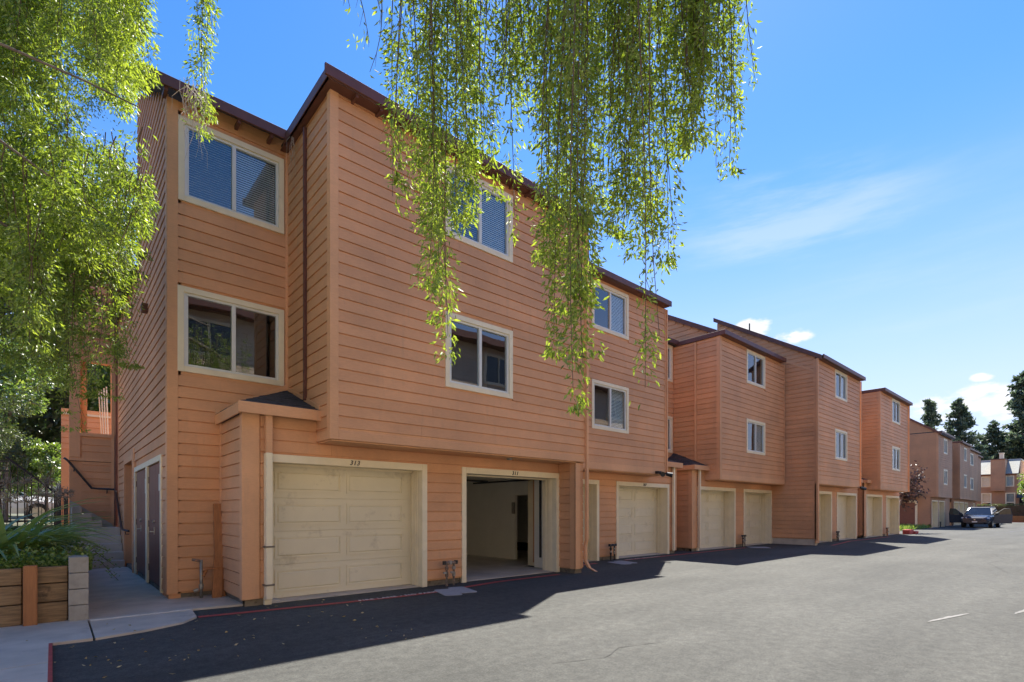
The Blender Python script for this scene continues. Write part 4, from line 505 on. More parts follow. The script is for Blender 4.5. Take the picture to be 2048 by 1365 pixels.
# gable side with its doors
SL = .6
D1, D2, NI = (10.02, 11.78, .1, 2.28), (11.70, 13.62, .1, 2.28), (14.08, 15.78, 0, 2.5)
wl = wall(T1, '-x', XL, YB, 17.4, 0.02, 6.4, [(10.1, 13.54, .0, 2.2), NI], th=.16)
gp = MB().prism([(XL, YB, 6.4), (XL, 13.3, 6.4), (XL, 13.3, ZT + SL * 3.8), (XL, YB, ZT)], (.16, 0, 0)).build('wall', 'siding', T1)
siding(wl, '-x', XL, YB + .12, 17.3, .13, 6.44, [(10.0, 13.64, 0, 2.3), (14.0, 15.86, 0, 2.56)])
siding(gp, '-x', XL, YB + .12, 13.25, .13 + EXP * 35, ZT + SL * 3.7, top=lambda z: (YB if z < ZT else YB + (z - ZT) / SL, 13.3))
MB().box(XL - .03, XL, 17.3, 17.42, .1, 6.4).build('corner_board', 'trim', T1, bevel=.004)
MB().box(XL - .035, XL, 13.98, 14.08, .0, 2.62).box(XL - .035, XL, 15.78, 15.88, .0, 2.62).box(XL - .035, XL, 14.08, 15.78, 2.5, 2.62).build('niche_trim', 'trim', T1, bevel=.004)
nb = MB().box(XL + .7, XL + .8, 14.0, 15.9, 0, 2.6).box(XL + .16, XL + .7, 15.78, 15.86, 0, 2.6).box(XL + .16, XL + .7, 14.0, 14.08, 0, 2.6).box(XL + .16, XL + .7, 14.08, 15.78, 2.5, 2.6).build('niche_wall', 'siding', T1)
siding(nb, '-x', XL + .7, 14.08, 15.78, .1, 2.5)
for i, (y0, y1, lab) in enumerate(((10.1, 11.66, 'near utility door with loose upper panel'), (11.82, 13.54, None))):
    cs = MB(); cs.box(XL - .04, XL, y0 - .1, y0, .06, 2.3) if i == 0 else cs.box(XL - .04, XL, y1, y1 + .1, .06, 2.3)
    cs.box(XL - .04, XL, y0 - (0 if i == 0 else .08), y1 + (.08 if i == 0 else 0), 2.2, 2.3)
    if i == 0: cs.box(XL - .04, XL, y1, 11.82, .06, 2.2)
    cas = cs.build('door_casing', 'cream', T1, bevel=.004)
    m = (y0 + y1) / 2
    d = MB().box(XL + .02, XL + .06, y0, y1, .12, 2.2).build('utility_door', 'reddoor', T1, label=lab)
    for q0, q1 in ((y0 + .005, m - .004), (m + .004, y1 - .005)): MB().box(XL - .002, XL + .02, q0, q1, .13, 2.19).build('door_leaf', 'reddoor', d, bevel=.003)
    MB().tube([(XL - .002, m + .09, 1.02), (XL - .05, m + .09, 1.02), (XL - .05, m + .2, 1.02)], .013, 6).box(XL - .012, XL - .003, m + .06, m + .12, .97, 1.1).build('handle', 'chrome', d)
    MB().tube([(XL - .002, m + .09, 1.2), (XL - .03, m + .09, 1.2)], .03, 10).build('deadbolt', 'chrome', d)
    for z in (.35, 1.15, 1.95): MB().box(XL - .014, XL - .003, y1 - .03, y1 + .01, z - .06, z + .06).build('hinge', 'pipe', d)
    MB().box(XL - .008, XL - .003, y0 + .12, y0 + .36, 1.72, 2.0).build('notice', 'sign', d)
    if i == 0: MB().box(XL - .01, XL - .003, y0 + .15, y0 + .5, .35, .75).build('vent_plate', 'reddoor', d)
MB().box(XL + .06, XL + .16, 10.0, 13.6, 0, 2.3).build('door_backing', 'dark', T1)
MB().tube([(XL - .03, 13.72, 2.25), (XL - .03, 13.72, 2.72)], .02, 6).build('conduit', 'trim', T1)
MB().box(XL - .12, XL, 11.62, 11.78, 5.05, 5.2).build('vent_hood', 'brown', T1, bevel=.01)
# foundation
fo = MB().box(XL + .015, 3.1, YB + .015, YB + .1, -.03, .1).box(XL + .015, XL + .1, YB + .02, 17.3, -.03, .1).box(2.08, 2.33, 8.19, 8.3, -.03, .12).box(2.08, 2.16, 8.2, 9.5, -.03, .12)
fo.build('foundation', 'found', T1); MB().box(8.64, 8.86, 7.7, 8.2, -.03, .12).build('foundation', 'found', T1); MB().box(5.12, 5.9, 8.19, 8.3, -.03, .12).build('foundation', 'found', T1)
# garage wall with the little roofed bump
G1 = 8.17; g313, g311 = (2.33, 5.12, 0, 2.23), (5.90, 8.62, 0, 2.23)
ops = [(2.42, 5.03, 0, 2.12), (5.99, 8.53, 0, 2.12)]
wg = wall(T1, '-y', G1, 2.06, 8.62, .1, 2.44, ops); siding(wg, '-y', G1, 2.28, 8.62, .13, 2.44, [bh(*g313), bh(*g311)])
wb = wall(T1, '-y', G1, 2.06, 3.12, 2.44, 2.84, th=.12); siding(wb, '-y', G1, 2.28, 3.10, .13 + 13 * EXP, 2.8)
ws = wall(T1, '-x', 2.06, G1 + .001, YB, .1, 2.84, th=.12); siding(ws, '-x', 2.06, G1 + .1, YB - .07, .13, 2.8)
MB().box(2.03, 2.27, G1 - .03, G1, .1, 2.8).build('corner_board', 'trim', T1, bevel=.004); MB().box(2.03, 2.06, G1, G1 + .1, .1, 2.8).build('corner_board', 'trim', T1, bevel=.004); MB().box(2.03, 2.058, YB - .08, YB - .031, .1, 2.8).build('corner_board', 'trim', T1, bevel=.004)
br = MB(); ap = (3.115, YB - .005, 3.5); A_, B_, C_ = (1.97, YB - .03, 2.92), (1.97, 7.99, 2.92), (3.115, 7.99, 2.92)
br.v += [ap, A_, B_, C_, (3.115, YB - .005, 2.8), (1.97, YB - .03, 2.8), (1.97, 7.99, 2.8), (3.115, 7.99, 2.8)]; br.f += [(0, 1, 2), (0, 2, 3), (4, 7, 6, 5), (1, 5, 6, 2), (2, 6, 7, 3), (0, 3, 7, 4), (0, 4, 5, 1)]
bump_roof = br.build('porch_roof', 'shingle', T1)
def shingle_rows(parent, e0, e1, apex0, apex1, n, th=.012, mat='shingle'):
    e0, e1, a0, a1 = map(Vector, (e0, e1, apex0, apex1)); up = (e1 - e0).cross(a0 - e0).normalized(); up = up if up.z > 0 else -up
    for i in range(n):
        t0, t1 = i / n, min(1, (i + 1.08) / n); p0, p1, q0, q1 = e0.lerp(a0, t0), e1.lerp(a1, t0), e0.lerp(a0, t1), e1.lerp(a1, t1); m = max(1, int((p1 - p0).length / .3))
        for j in range(m):
            s0, s1 = (j + random.uniform(-.08, .08) * (j > 0)) / m, (j + 1 - .01) / m; k = th * random.uniform(.7, 1.6)
            b = MB(); lo = [p0.lerp(p1, s0), p0.lerp(p1, s1)]; hi = [q0.lerp(q1, s0), q0.lerp(q1, s1)]
            b.hexa([lo[0] + up * .003, lo[1] + up * .003, hi[1] + up * .002, hi[0] + up * .002, lo[0] + up * k, lo[1] + up * k, hi[1] + up * .006, hi[0] + up * .006]).build('shingle', mat, parent)
shingle_rows(bump_roof, B_, C_, ap, ap, 9); shingle_rows(bump_roof, A_, B_, ap, ap, 8)
strip(T1, [(1.965, YB - .022, 2.77), (1.965, 7.985, 2.77)], .16, -.025, 'trim', 'fascia'); strip(T1, [(1.94, 7.985, 2.77), (3.115, 7.985, 2.77)], .16, .025, 'trim', 'fascia')
def rake(parent, p, q, h, off, mat='trim', name='flashing_board'):
    p, q, off = Vector(p), Vector(q), Vector(off); u = Vector((0, 0, h)); return MB().hexa([p, q, q + off, p + off, p + u, q + u, q + off + u, p + off + u]).build(name, mat, parent, bevel=.004)
rake(T1, (3.07, YB - .0, 3.5), (1.97, YB - .0, 2.94), .09, (0, -.035, 0)); rake(T1, (3.118, YB - .07, 3.46), (3.118, 8.0, 2.93), .09, (-.035, 0, 0))
# upper box over the garages
X0, X1, YF, ZB, ZU = 3.12, 8.86, 7.62, 2.46, 7.66
h1U, h1L = (5.15, 6.72, 6.21, 7.51), (5.15, 6.72, 3.56, 4.88)
wf = wall(T1, '-y', YF, X0, X1, ZB, ZU, [hole(*h1U), hole(*h1L)]); siding(wf, '-y', YF, X0 + .105, X1, ZB + .185, ZU, [bh(*h1U), bh(*h1L)])
MB().box(X0 + .105, X1, YF - .028, YF, ZB, ZB + .135).build('skirt_board', 'trim', T1, bevel=.004); MB().box(X0 + .105, X1, YF - .012, YF, ZB + .137, ZB + .183).build('skirt_board', 'trim', T1)
wr_ = wall(T1, '-x', X0, YF + .001, YB, ZB, ZU, th=.1); siding(wr_, '-x', X0, YF + .09, YB - .05, ZB + .185, ZU)
MB().box(X0 - .028, X0, YF + .09, YB - .05, ZB, ZB + .135).build('skirt_board', 'trim', T1, bevel=.004)
MB().box(X0 - .03, X0 + .105, YF - .03, YF, ZB, ZU).build('corner_board', 'trim', T1, bevel=.004); MB().box(X0 - .03, X0, YF, YF + .09, ZB, ZU).build('corner_board', 'trim', T1, bevel=.004); MB().box(X0 - .03, X0, YB - .05, YB, 3.5, ZU).build('corner_board', 'trim', T1, bevel=.004)
wx = wall(T1, '+x', X1, YF + .001, 9.2, ZB, ZU, th=.1); siding(wx, '+x', X1, YF, 8.66, ZB + .1, ZU, mode='joined')
MB().box(X0 + .01, X1 - .01, YF + .01, G1 + .1, ZB - .022, ZB - .003).build('soffit', 'trim', T1)
window(T1, YF, *h1U, blind=('open', 'full')); window(T1, YF, *h1L, blind=('none', 'none'))
downpipe(T1, [(X0 - .05, 8.56, 7.6), (X0 - .05, 8.56, 3.18)], .05, 'brown')
# pier and downpipe
wp = wall(T1, '-x', 8.62, 7.66, G1, .1, ZB, th=.06); siding(wp, '-x', 8.62, 7.8, G1, .13, ZB)
MB().box(8.685, 8.86, 7.67, G1, .1, ZB).build('wall', 'siding', T1); siding(T1, '-y', 7.67, 8.74, 8.86, .13, ZB)
MB().box(8.59, 8.62, 7.64, 7.8, .1, ZB).box(8.59, 8.74, 7.63, 7.665, .1, ZB).build('corner_board', 'trim', T1, bevel=.004)
downpipe(T1, [(8.895, 7.575, 7.6), (8.895, 7.575, .75), (8.9, 7.62, .62), (8.9, 7.62, .28), (8.95, 7.55, .12), (9.02, 7.42, .04)], .07)
downpipe(T1, [(2.375, G1 - .09, 2.84), (2.375, G1 - .09, 2.235)], .09); downpipe(T1, [(2.375, G1 - .09, 2.235), (2.375, G1 - .09, .09)], .09, 'cream', clips=((2.375, G1 - .09, .86), (2.375, G1 - .09, .3)))
garage_door(T1, G1, 2.33, 5.12, 2.23, '313'); garage_door(T1, G1, 5.90, 8.62, 2.23, '311', open_=True)
MB().tube([(6.9, 7.9, 2.46), (6.9, 7.9, 2.41)], .07, 12, .05).build('ceiling_lamp', 'galv', T1)
# roofs
RM = 'brown'
MB().box(X0 - .12, X1 + .02, 7.43, 13.3, ZU + .02, ZU + .12).build('roof', 'shingle', T1)
strip(T1, [(X0 - .15, 9.3, ZU - .0), (X0 - .15, 7.40, ZU)], .16, -.04, RM, 'fascia'); strip(T1, [(X0 - .19, 7.40, ZU), (X1 + .04, 7.40, ZU)], .16, .04, RM, 'fascia')
MB().box(X0 - .14, X1 + .03, 7.415, 7.62, ZU + .0, ZU + .02).box(X0 - .14, X0, 7.62, 9.5, ZU + .0, ZU + .02).build('soffit', RM, T1)
for i in range(14): MB().box(X0 + .3 + i * .4, X0 + .34 + i * .4, 7.42, 7.6, ZU - .05, ZU).build('rafter_tail', RM, T1)
zr = ZT
MB().prism([(1.0, 9.27, zr + .0), (1.0, 13.35, zr + SL * 4.08), (1.0, 13.35, zr + SL * 4.08 + .12), (1.0, 9.27, zr + .12)], (2.1, 0, 0)).build('roof', 'shingle', T1)
strip(T1, [(.96, 9.24, zr - .02), (3.1, 9.24, zr - .02)], .16, .035, RM, 'fascia')
MB().prism([(.995, 9.2, zr - .04), (.995, 13.4, zr - .04 + SL * 4.2), (.995, 13.4, zr + .13 + SL * 4.2), (.995, 9.2, zr + .13)], (-.035, 0, 0)).build('fascia', RM, T1)
for i in range(4): MB().box(1.25 + i * .5, 1.3 + i * .5, 9.26, 9.48, zr - .06, zr).build('rafter_tail', RM, T1)
MB().box(XL + .16, 3.1, 13.16, 13.3, 6.4, ZT + SL * 3.8).box(3.1, X1, 13.2, 13.3, 2.4, ZU).build('wall', 'siding', T1)
MB().box(XL - .2, X1, 13.3, 17.5, 6.4, 6.5).build('roof', 'shingle', T1); strip(T1, [(XL - .25, 17.5, 6.36), (XL - .25, 13.3, 6.36)], .16, -.04, RM, 'fascia')
MB().box(XL + .16, X1, 17.25, 17.4, 0, 6.4).build('wall', 'siding', T1)
MB().box(3.35, 8.7, 8.6, 13.15, 2.6, 7.6).build('light_blocking_core', 'dark', T1); MB().box(XL + .2, 3.1, YB, YB + .12, ZT - .02, ZT + .2).build('frieze_board', 'siding', T1)  # unseen solid cores added to keep sun from leaking through the hollow houses
MB().box(XL + .2, 3.0, 10.4, 13.1, 2.5, 7.9).build('light_blocking_core', 'dark', T1)
# inside of the open garage
gi = MB(); gi.box(2.45, 9.9, 14.4, 14.5, 0, 2.44).box(5.3, 5.38, G1 + .2, 14.4, 0, 2.44)
gi.build('garage_wall', 'plaster', T1)
gw = MB(); gw.box(9.8, 9.9, 11.0, 14.4, 0.0, 2.44).box(9.8, 9.9, 9.86, 11.0, 1.82, 2.44).box(9.8, 9.9, 9.86, 9.93, 0, 1.82).build('garage_wall', 'plaster', T1)
MB().box(12.3, 12.4, 9.4, 14.4, 0, 2.44).box(9.9, 12.3, 14.4, 14.5, 0, 2.44).build('garage_wall', 'plaster', T1)
MB().box(12.22, 12.3, 10.6, 12.4, .75, 1.95).build('panel_board', 'plastdark', T1); MB().box(12.24, 12.3, 10.0, 14.0, 0.0, .28).build('skirting', 'dark', T1)
MB().box(9.74, 9.8, 10.97, 11.06, 1.3, 1.62).build('switch_box', 'galv', T1)
MB().box(5.4, 8.8, 8.3, 14.5, -.02, .008).box(8.8, 12.4, 9.6, 14.5, -.02, .008).build('garage_floor', 'gfloor', T1)
MB().box(5.3, 8.8, 8.3, 14.5, 2.44, 2.5).box(8.8, 12.4, 9.4, 14.5, 2.44, 2.5).build('garage_ceiling', 'plaster', T1)
MB().box(6.05, 8.5, 8.75, 11.0, 2.16, 2.2).build('raised_door', 'door', T1)
rl = MB()
for x in (6.03, 8.5): rl.box(x - .02, x + .02, 8.66, 11.2, 2.1, 2.14); rl.box(x - .02, x + .02, 8.62, 8.66, 0.3, 2.1)
rl.box(6.6, 6.66, 9.4, 10.6, 2.06, 2.14).box(6.4, 8.2, 10.2, 10.26, 2.1, 2.14).build('door_track', 'black', T1)
MB().box(8.87, 8.95, 8.3, 9.23, 0, 2.44).build('garage_wall', 'plaster', T1)

# ------------------------------------------------------------------ generic later units
def bump_roof_(T, xi, xo, y0, yb, zf=2.92, za=3.5, shing=True):
    """hipped lean-to in the corner between the recess wall (yb) and the box side (xi); xo outer eave, y0 front eave"""
    b = MB(); ap = (xi, yb, za); A, B, D = (xo, yb, zf), (xo, y0, zf), (xi, y0, zf); lo = lambda p: (p[0], p[1], 2.8)
    b.v += [ap, A, B, D, lo(ap), lo(A), lo(B), lo(D)]; b.f += [(0, 1, 2), (0, 2, 3), (4, 7, 6, 5), (1, 5, 6, 2), (2, 6, 7, 3), (0, 3, 7, 4), (0, 4, 5, 1)]
    r = b.build('porch_roof', 'shingle', T)
    if shing: shingle_rows(r, B, D, ap, ap, 8); shingle_rows(r, A, B, ap, ap, 8)
    s = 1 if xo > xi else -1
    strip(T, [(xi, y0 - .012, 2.77), (xo + s * .03, y0 - .012, 2.77)][::s], .16, .02 * 1, 'trim', 'fascia'); strip(T, [(xo + s * .01, yb, 2.77), (xo + s * .01, y0, 2.77)], .16, -.02 * (-s), 'trim', 'fascia')
def unit_box(T, x0, x1, yf, zu, wins, mode, left_y=None, zb=2.46, blinds=None, left_z0=None, detail=2):
    ho = [hole(*q) for q in wins]; wf = wall(T, '-y', yf, x0, x1, zb, zu, ho); siding(wf, '-y', yf, x0 + .1, x1 - .06, zb + .185, zu, [bh(*q) for q in wins], mode=mode)
    MB().box(x0 + .1, x1, yf - .028, yf, zb, zb + .183).build('skirt_board', 'trim', T)
    MB().box(x0 - .03, x0 + .1, yf - .03, yf, zb, zu).build('corner_board', 'trim', T); MB().box(x1 - .06, x1 + .02, yf - .03, yf, zb, zu).build('corner_board', 'trim', T)
    if left_y:
        z0 = left_z0 if left_z0 is not None else zb; wl = wall(T, '-x', x0, yf + .001, left_y, z0, zu, th=.1); siding(wl, '-x', x0, yf + .09, left_y, z0 + (.185 if left_z0 is None else .03), zu, mode=mode)
        MB().box(x0 - .03, x0, yf, yf + .1, z0, zu).build('corner_board', 'trim', T)
        if left_z0 is None: MB().box(x0 - .028, x0, yf + .1, left_y, zb, zb + .183).build('skirt_board', 'trim', T)
    wx = wall(T, '+x', x1, yf + .001, yf + 2.0, zb, zu, th=.1); siding(wx, '+x', x1, yf, yf + 2, zb + .1, zu, mode='joined')
    MB().box(x0 + .01, x1 - .01, yf + .01, yf + .65, zb - .022, zb - .003).build('soffit', 'trim', T)
    for i, q in enumerate(wins): window(T, yf, *q, blind=(blinds or [('none', 'none')] * 9)[i], detail=detail)
def flat_roof(T, x0, x1, yf, yb, zu, ov=.2, left=True, leftfrom=None):
    MB().box(x0 - .02, x1 + .02, yf - ov + .02, yb, zu + .02, zu + .12).build('roof', 'shingle', T)
    strip(T, [(x0 - (.06 if left else 0), yf - ov, zu), (x1 + .04, yf - ov, zu)], .155, .035, 'brown', 'fascia')
    if left: strip(T, [(x0 - .05, leftfrom or yb, zu), (x0 - .05, yf - ov, zu)], .155, -.035, 'brown', 'fascia')
    MB().box(x0, x1, yf - ov + .01, yf, zu, zu + .02).build('soffit', 'brown', T)
def shed(T, x0, x1, y0, z0, y1, sl, mode='each', base=None, th=.15):
    """shed roofed clerestory whose side wall faces -x, rising from (y0,z0) to y1"""
    z1 = z0 + sl * (y1 - y0); zb = base if base is not None else z0
    g = MB().prism([(x0, y0, zb), (x0, y1, zb), (x0, y1, z1), (x0, y0, max(z0, zb + .001))], (.12, 0, 0)).build('wall', 'siding', T)
    siding(g, '-x', x0, y0, y1, zb, z1 - .05, top=lambda z: (y0 + max(0, (z + .05 - z0)) / sl, y1), mode=mode)
    MB().box(x0 + .12, x1, y1 - .12, y1, zb, z1).build('wall', 'siding', T)
    MB().prism([(x0 - .1, y0 - .2, z0 - .2 * sl), (x0 - .1, y1 + .1, z1 + .1 * sl), (x0 - .1, y1 + .1, z1 + .1 * sl + .12), (x0 - .1, y0 - .2, z0 - .2 * sl + .12)], (x1 - x0 + .1, 0, 0)).build('roof', 'shingle', T)
    MB().prism([(x0 - .105, y0 - .21, z0 - .21 * sl - .05), (x0 - .105, y1 + .12, z1 + .12 * sl - .05), (x0 - .105, y1 + .12, z1 + .12 * sl + .13), (x0 - .105, y0 - .21, z0 - .21 * sl + .13)], (-.035, 0, 0)).build('fascia', 'brown', T)
def garage_front(T, yg, x0, x1, doors, mode, zt=2.44, found=True, raised=(), nums=()):
    ho = [(d[0] + .09, d[1] - .09, 0, 2.12) for d in doors]; wg = wall(T, '-y', yg, x0, x1, .1, zt, ho); siding(wg, '-y', yg, x0 + .02, x1 - .02, .13, zt, [bh(d[0], d[1], 0, 2.23) for d in doors], mode=mode)
    for (a, b) in raised: wq = wall(T, '-y', yg, a, b, zt, 2.84, th=.12); siding(wq, '-y', yg, a, b, .13 + 13 * EXP, 2.8, mode=mode)
    for i, d in enumerate(doors): garage_door(T, yg, d[0], d[1], 2.23, nums[i] if i < len(nums) else None, panels=mode == 'each')
    fb = MB(); 
    for a, b in cut(x0 + .02, x1 - .02, [(d[0], d[1]) for d in doors]): fb.box(a, b, yg + .015, yg + .1, -.03, .12)
    if fb.v: fb.build('foundation', 'found', T)
def body(T, x0, x1, y0, y1, z1, z0=0):
    MB().box(x0, x1, y0, y1, z0, z1).build('rear_block', 'siding', T)

# second house (garages 309 and 307)
T2 = thing('townhouse', 'second terracotta townhouse set back behind the downpipe, garage 307 at its end', 'townhouse', (8.96, 9.23, 0))
unit_box(T2, 8.96, 13.78, 8.68, 7.42, [(10.36, 11.93, 6.09, 7.33), (10.36, 11.93, 3.5, 4.77)], 'each', blinds=[('none', 'full'), ('none', 'full')])
flat_roof(T2, 8.9, 13.7, 8.68, 12.5, 7.42, .22, left=False)
garage_front(T2, 9.23, 8.96, 15.25, [(8.98, 11.33, 0, 0), (12.1, 14.85, 0, 0)], 'each', raised=[(13.78, 15.25)], nums=('309', '307'))
bump_roof_(T2, 13.785, 15.36, 9.06, 10.44)
MB().box(15.13, 15.25, 9.36, 10.45, 0.1, 2.84).build('wall', 'siding', T2); MB().box(15.14, 15.28, 9.2, 9.23, .1, 2.8).build('corner_board', 'trim', T2)
downpipe(T2, [(15.0, 9.14, 2.8), (15.0, 9.14, .1)], .075, 'cream'); downpipe(T2, [(13.8, 8.63, 7.4), (13.8, 8.63, 2.5)], .045)
wr2 = wall(T2, '-y', 10.45, 13.88, 17.15, 2.8, 7.42, [hole(15.48, 17.04, 6.09, 7.41), hole(15.48, 17.04, 3.5, 4.82)]); siding(wr2, '-y', 10.45, 13.88, 17.1, 2.82, 7.42, [bh(15.48, 17.04, 6.09, 7.41), bh(15.48, 17.04, 3.5, 4.82)])
window(T2, 10.45, 15.48, 17.04, 6.09, 7.41); window(T2, 10.45, 15.48, 17.04, 3.5, 4.82, blind=('full', 'full'))
MB().box(15.25, 16.27, 10.45, 10.6, 0, 2.8).build('wall', 'siding', T2)
MB().box(13.7, 17.15, 10.3, 14.5, 7.44, 7.54).build('roof', 'shingle', T2); strip(T2, [(13.7, 10.25, 7.42), (17.15, 10.25, 7.42)], .155, .035, 'brown', 'fascia')
MB().box(9.1, 13.6, 9.6, 14.6, 2.55, 7.4).build('light_blocking_core', 'dark', T2); MB().box(9.0, 13.6, 14.6, 18, 0, 7.42).build('rear_block', 'siding', T2); MB().box(13.6, 17.0, 11.5, 18, 0, 7.42).build('rear_block', 'siding', T2)
fl_ = MB().box(13.2, 13.34, 8.52, 8.64, 2.46, 2.54).tube([(13.3, 8.5, 2.47), (13.16, 8.36, 2.43)], .055, 10, .075).tube([(13.55, 8.5, 2.47), (13.66, 8.36, 2.43)], .055, 10, .075).box(13.3, 13.6, 8.5, 8.56, 2.46, 2.5).build('floodlight', 'black', T2)
MB().tube([(9.7, 8.95, 2.46), (9.7, 8.95, 2.4)], .07, 10, .05).build('ceiling_lamp', 'black', T2)
MB().box(13.7, 15.1, 9.7, 11, 0, 2.4).build('light_blocking_core', 'dark', T2)
# third house
T3 = thing('townhouse', 'third terracotta townhouse, upper box between the shingled corner roof and a sloping parapet', 'townhouse', (17.15, 9.23, 0))
unit_box(T3, 17.15, 22.58, 8.68, 7.38, [(19.14, 20.73, 6.09, 7.34), (19.14, 20.73, 3.52, 4.78)], 'each', left_y=10.45, blinds=[('none', 'none'), ('none', 'full')])
flat_roof(T3, 17.12, 22.2, 8.68, 12.5, 7.38, .2, leftfrom=10.3)
garage_front(T3, 9.23, 16.27, 22.7, [(16.62, 19.42, 0, 0), (20.1, 22.72, 0, 0)], 'each', raised=[(16.27, 17.15)])
w3 = wall(T3, '-x', 16.27, 9.231, 10.45, .1, 2.84, th=.1); siding(w3, '-x', 16.27, 9.33, 10.44, .13, 2.8); MB().box(16.24, 16.5, 9.2, 9.23, .1, 2.8).build('corner_board', 'trim', T3); MB().box(16.24, 16.27, 9.23, 9.33, .1, 2.8).build('corner_board', 'trim', T3)
MB().box(16.29, 16.4, 9.25, 10.44, -.03, .12).build('foundation', 'found', T3); bump_roof_(T3, 17.145, 16.15, 9.06, 10.44)
downpipe(T3, [(17.09, 9.55, 7.35), (17.09, 9.55, 3.15)], .06); downpipe(T3, [(16.64, 9.14, 2.8), (16.64, 9.14, .1)], .075, 'cream')
MB().box(17.3, 22.5, 9.5, 13.5, 2.5, 7.3).build('light_blocking_core', 'dark', T3); shed(T3, 18.0, 22.6, 8.9, 7.6, 14.0, .56, base=7.5); body(T3, 17.2, 22.6, 13.5, 18, 7.4)
# fourth house, forward again
T4 = thing('townhouse', 'fourth terracotta townhouse, stepping forward with a tall side wall down to the asphalt', 'townhouse', (22.7, 8.05, 0))
unit_box(T4, 22.7, 28.2, 7.5, 7.4, [(24.81, 26.37, 6.17, 7.38), (24.81, 26.37, 3.56, 4.86)], 'each', left_y=9.3, left_z0=.25, blinds=[('none', 'full'), ('none', 'none')])
MB().box(22.735, 23.0, 7.552, 8.05, .1, 2.46).build('wall', 'siding', T4); MB().box(22.67, 23.02, 7.5, 7.55, .1, 2.46).build('corner_board', 'trim', T4); MB().box(22.72, 22.8, 7.56, 9.25, -.03, .25).build('foundation', 'conc', T4)
flat_roof(T4, 22.72, 28.2, 7.5, 8.2, 7.4, .22, left=False)
garage_front(T4, 8.05, 22.9, 29.95, [(23.4, 26.2, 0, 0), (26.85, 29.72, 0, 0)], 'joined', raised=[(28.2, 29.95)])
MB().box(22.9, 28.1, 8.4, 12.4, 2.5, 7.35).build('light_blocking_core', 'dark', T4); MB().box(22.745, 23.0, 7.562, 8.2, -.03, .12).build('foundation', 'conc', T4); MB().box(22.72, 28.0, 8.1, 12.6, 7.3, 7.42).build('roof', 'shingle', T4); shed(T4, 22.7, 28.1, 7.5, 7.5, 11.6, .6, base=7.4); rake(T4, (22.695, 8.75, 7.55), (22.695, 7.6, 6.88), .11, (-.03, 0, 0), name='trim_board')
MB().tube([(23.5, 10.5, 9.2), (23.5, 10.5, 9.8)], .03, 6).build('vent_pipe', 'black', T4)
bump_roof_(T4, 28.205, 30.05, 7.88, 9.3, shing=False); MB().box(29.83, 29.95, 8.2, 9.3, .1, 2.84).build('wall', 'siding', T4); downpipe(T4, [(22.64, 7.44, 7.4), (22.64, 7.44, .2)], .08)
downpipe(T4, [(28.27, 7.45, 7.4), (28.27, 7.45, 2.5)], .05); MB().tube([(28.1, 7.38, 2.43), (28.35, 7.3, 2.4)], .07, 8).box(27.95, 28.1, 7.34, 7.42, 2.4, 2.5).build('floodlight', 'black', T4)
w4 = wall(T4, '-y', 9.3, 28.2, 31.2, 0, 7.4); siding(w4, '-y', 9.3, 28.2, 31.2, 2.8, 7.4, mode='joined'); MB().box(28.1, 31.2, 9.1, 13, 7.42, 7.52).build('roof', 'shingle', T4); body(T4, 22.9, 31.0, 12.5, 18, 7.4)
# fifth house
T5 = thing('townhouse', 'fifth terracotta townhouse, last of the near terrace, before the leaning plum shrub', 'townhouse', (31.2, 7.95, 0))
unit_box(T5, 31.2, 36.8, 7.4, 7.38, [(33.35, 35.0, 6.08, 7.36), (33.35, 35.0, 3.53, 4.82)], 'joined', left_y=9.3, blinds=[('none', 'none'), ('none', 'half')], detail=1)
flat_roof(T5, 31.2, 36.8, 7.4, 12, 7.38, .2, leftfrom=9.2); shed(T5, 32, 36.7, 8.9, 7.7, 14, .56, mode='joined', base=7.5)
garage_front(T5, 7.95, 30.65, 37.5, [(30.95, 33.85, 0, 0), (34.6, 37.42, 0, 0)], 'joined', raised=[(30.65, 31.2)])
w5 = wall(T5, '-x', 30.65, 7.951, 9.3, .1, 2.84, th=.1); siding(w5, '-x', 30.65, 8.0, 9.3, .13, 2.8, mode='joined'); bump_roof_(T5, 31.195, 30.5, 7.78, 9.29, shing=False)
MB().box(30.62, 30.9, 7.92, 7.95, .1, 2.8).build('corner_board', 'trim', T5); downpipe(T5, [(36.87, 7.35, 7.4), (36.87, 7.35, 2.45)], .07); body(T5, 31.4, 36.7, 9.4, 18, 7.4); MB().box(37.44, 37.5, 7.97, 9.5, .0, 2.44).build('wall', 'siding', T5)
# far terrace beyond the side drive
def far_unit(lab, x0, x1, yf, doors=True, left_y=None, slope=.6, full_left=False, wx=(2.1, 3.6)):
    T = thing('townhouse', lab, 'townhouse', (x0, yf + .45, 0)); wins = [(x0 + wx[0], x0 + wx[1], 6.05, 7.3), (x0 + wx[0], x0 + wx[1], 3.5, 4.78)]
    unit_box(T, x0, x1, yf, 7.55, wins, 'joined', left_y=left_y, detail=1); flat_roof(T, x0, x1, yf, yf + 4, 7.55, .2, left=left_y is not None, leftfrom=left_y)
    garage_front(T, yf + .45, x0, x1 + .3, [(x0 + .2, x0 + 2.6, 0, 0), (x0 + 2.95, x0 + 5.3, 0, 0)] if doors else [], 'joined'); body(T, x0 + .1, x1, yf + 1.2, yf + 9, 7.5)
    return T
T6 = far_unit('first townhouse of the far terrace, blank side wall with one red door', 52.5, 58.2, 8.6)
w6 = wall(T6, '-x', 52.5, 8.601, 17, 2.46, 7.48, th=.1); siding(w6, '-x', 52.5, 8.7, 17, 2.5, 2.5 + 28 * EXP, mode='joined'); MB().box(52.465, 52.5, 8.57, 8.7, 2.46, 7.5).build('corner_board', 'trim', T6); shed(T6, 52.5, 58, 8.6, 7.55, 13.5, .7, mode='joined', base=2.5 + 28 * EXP)
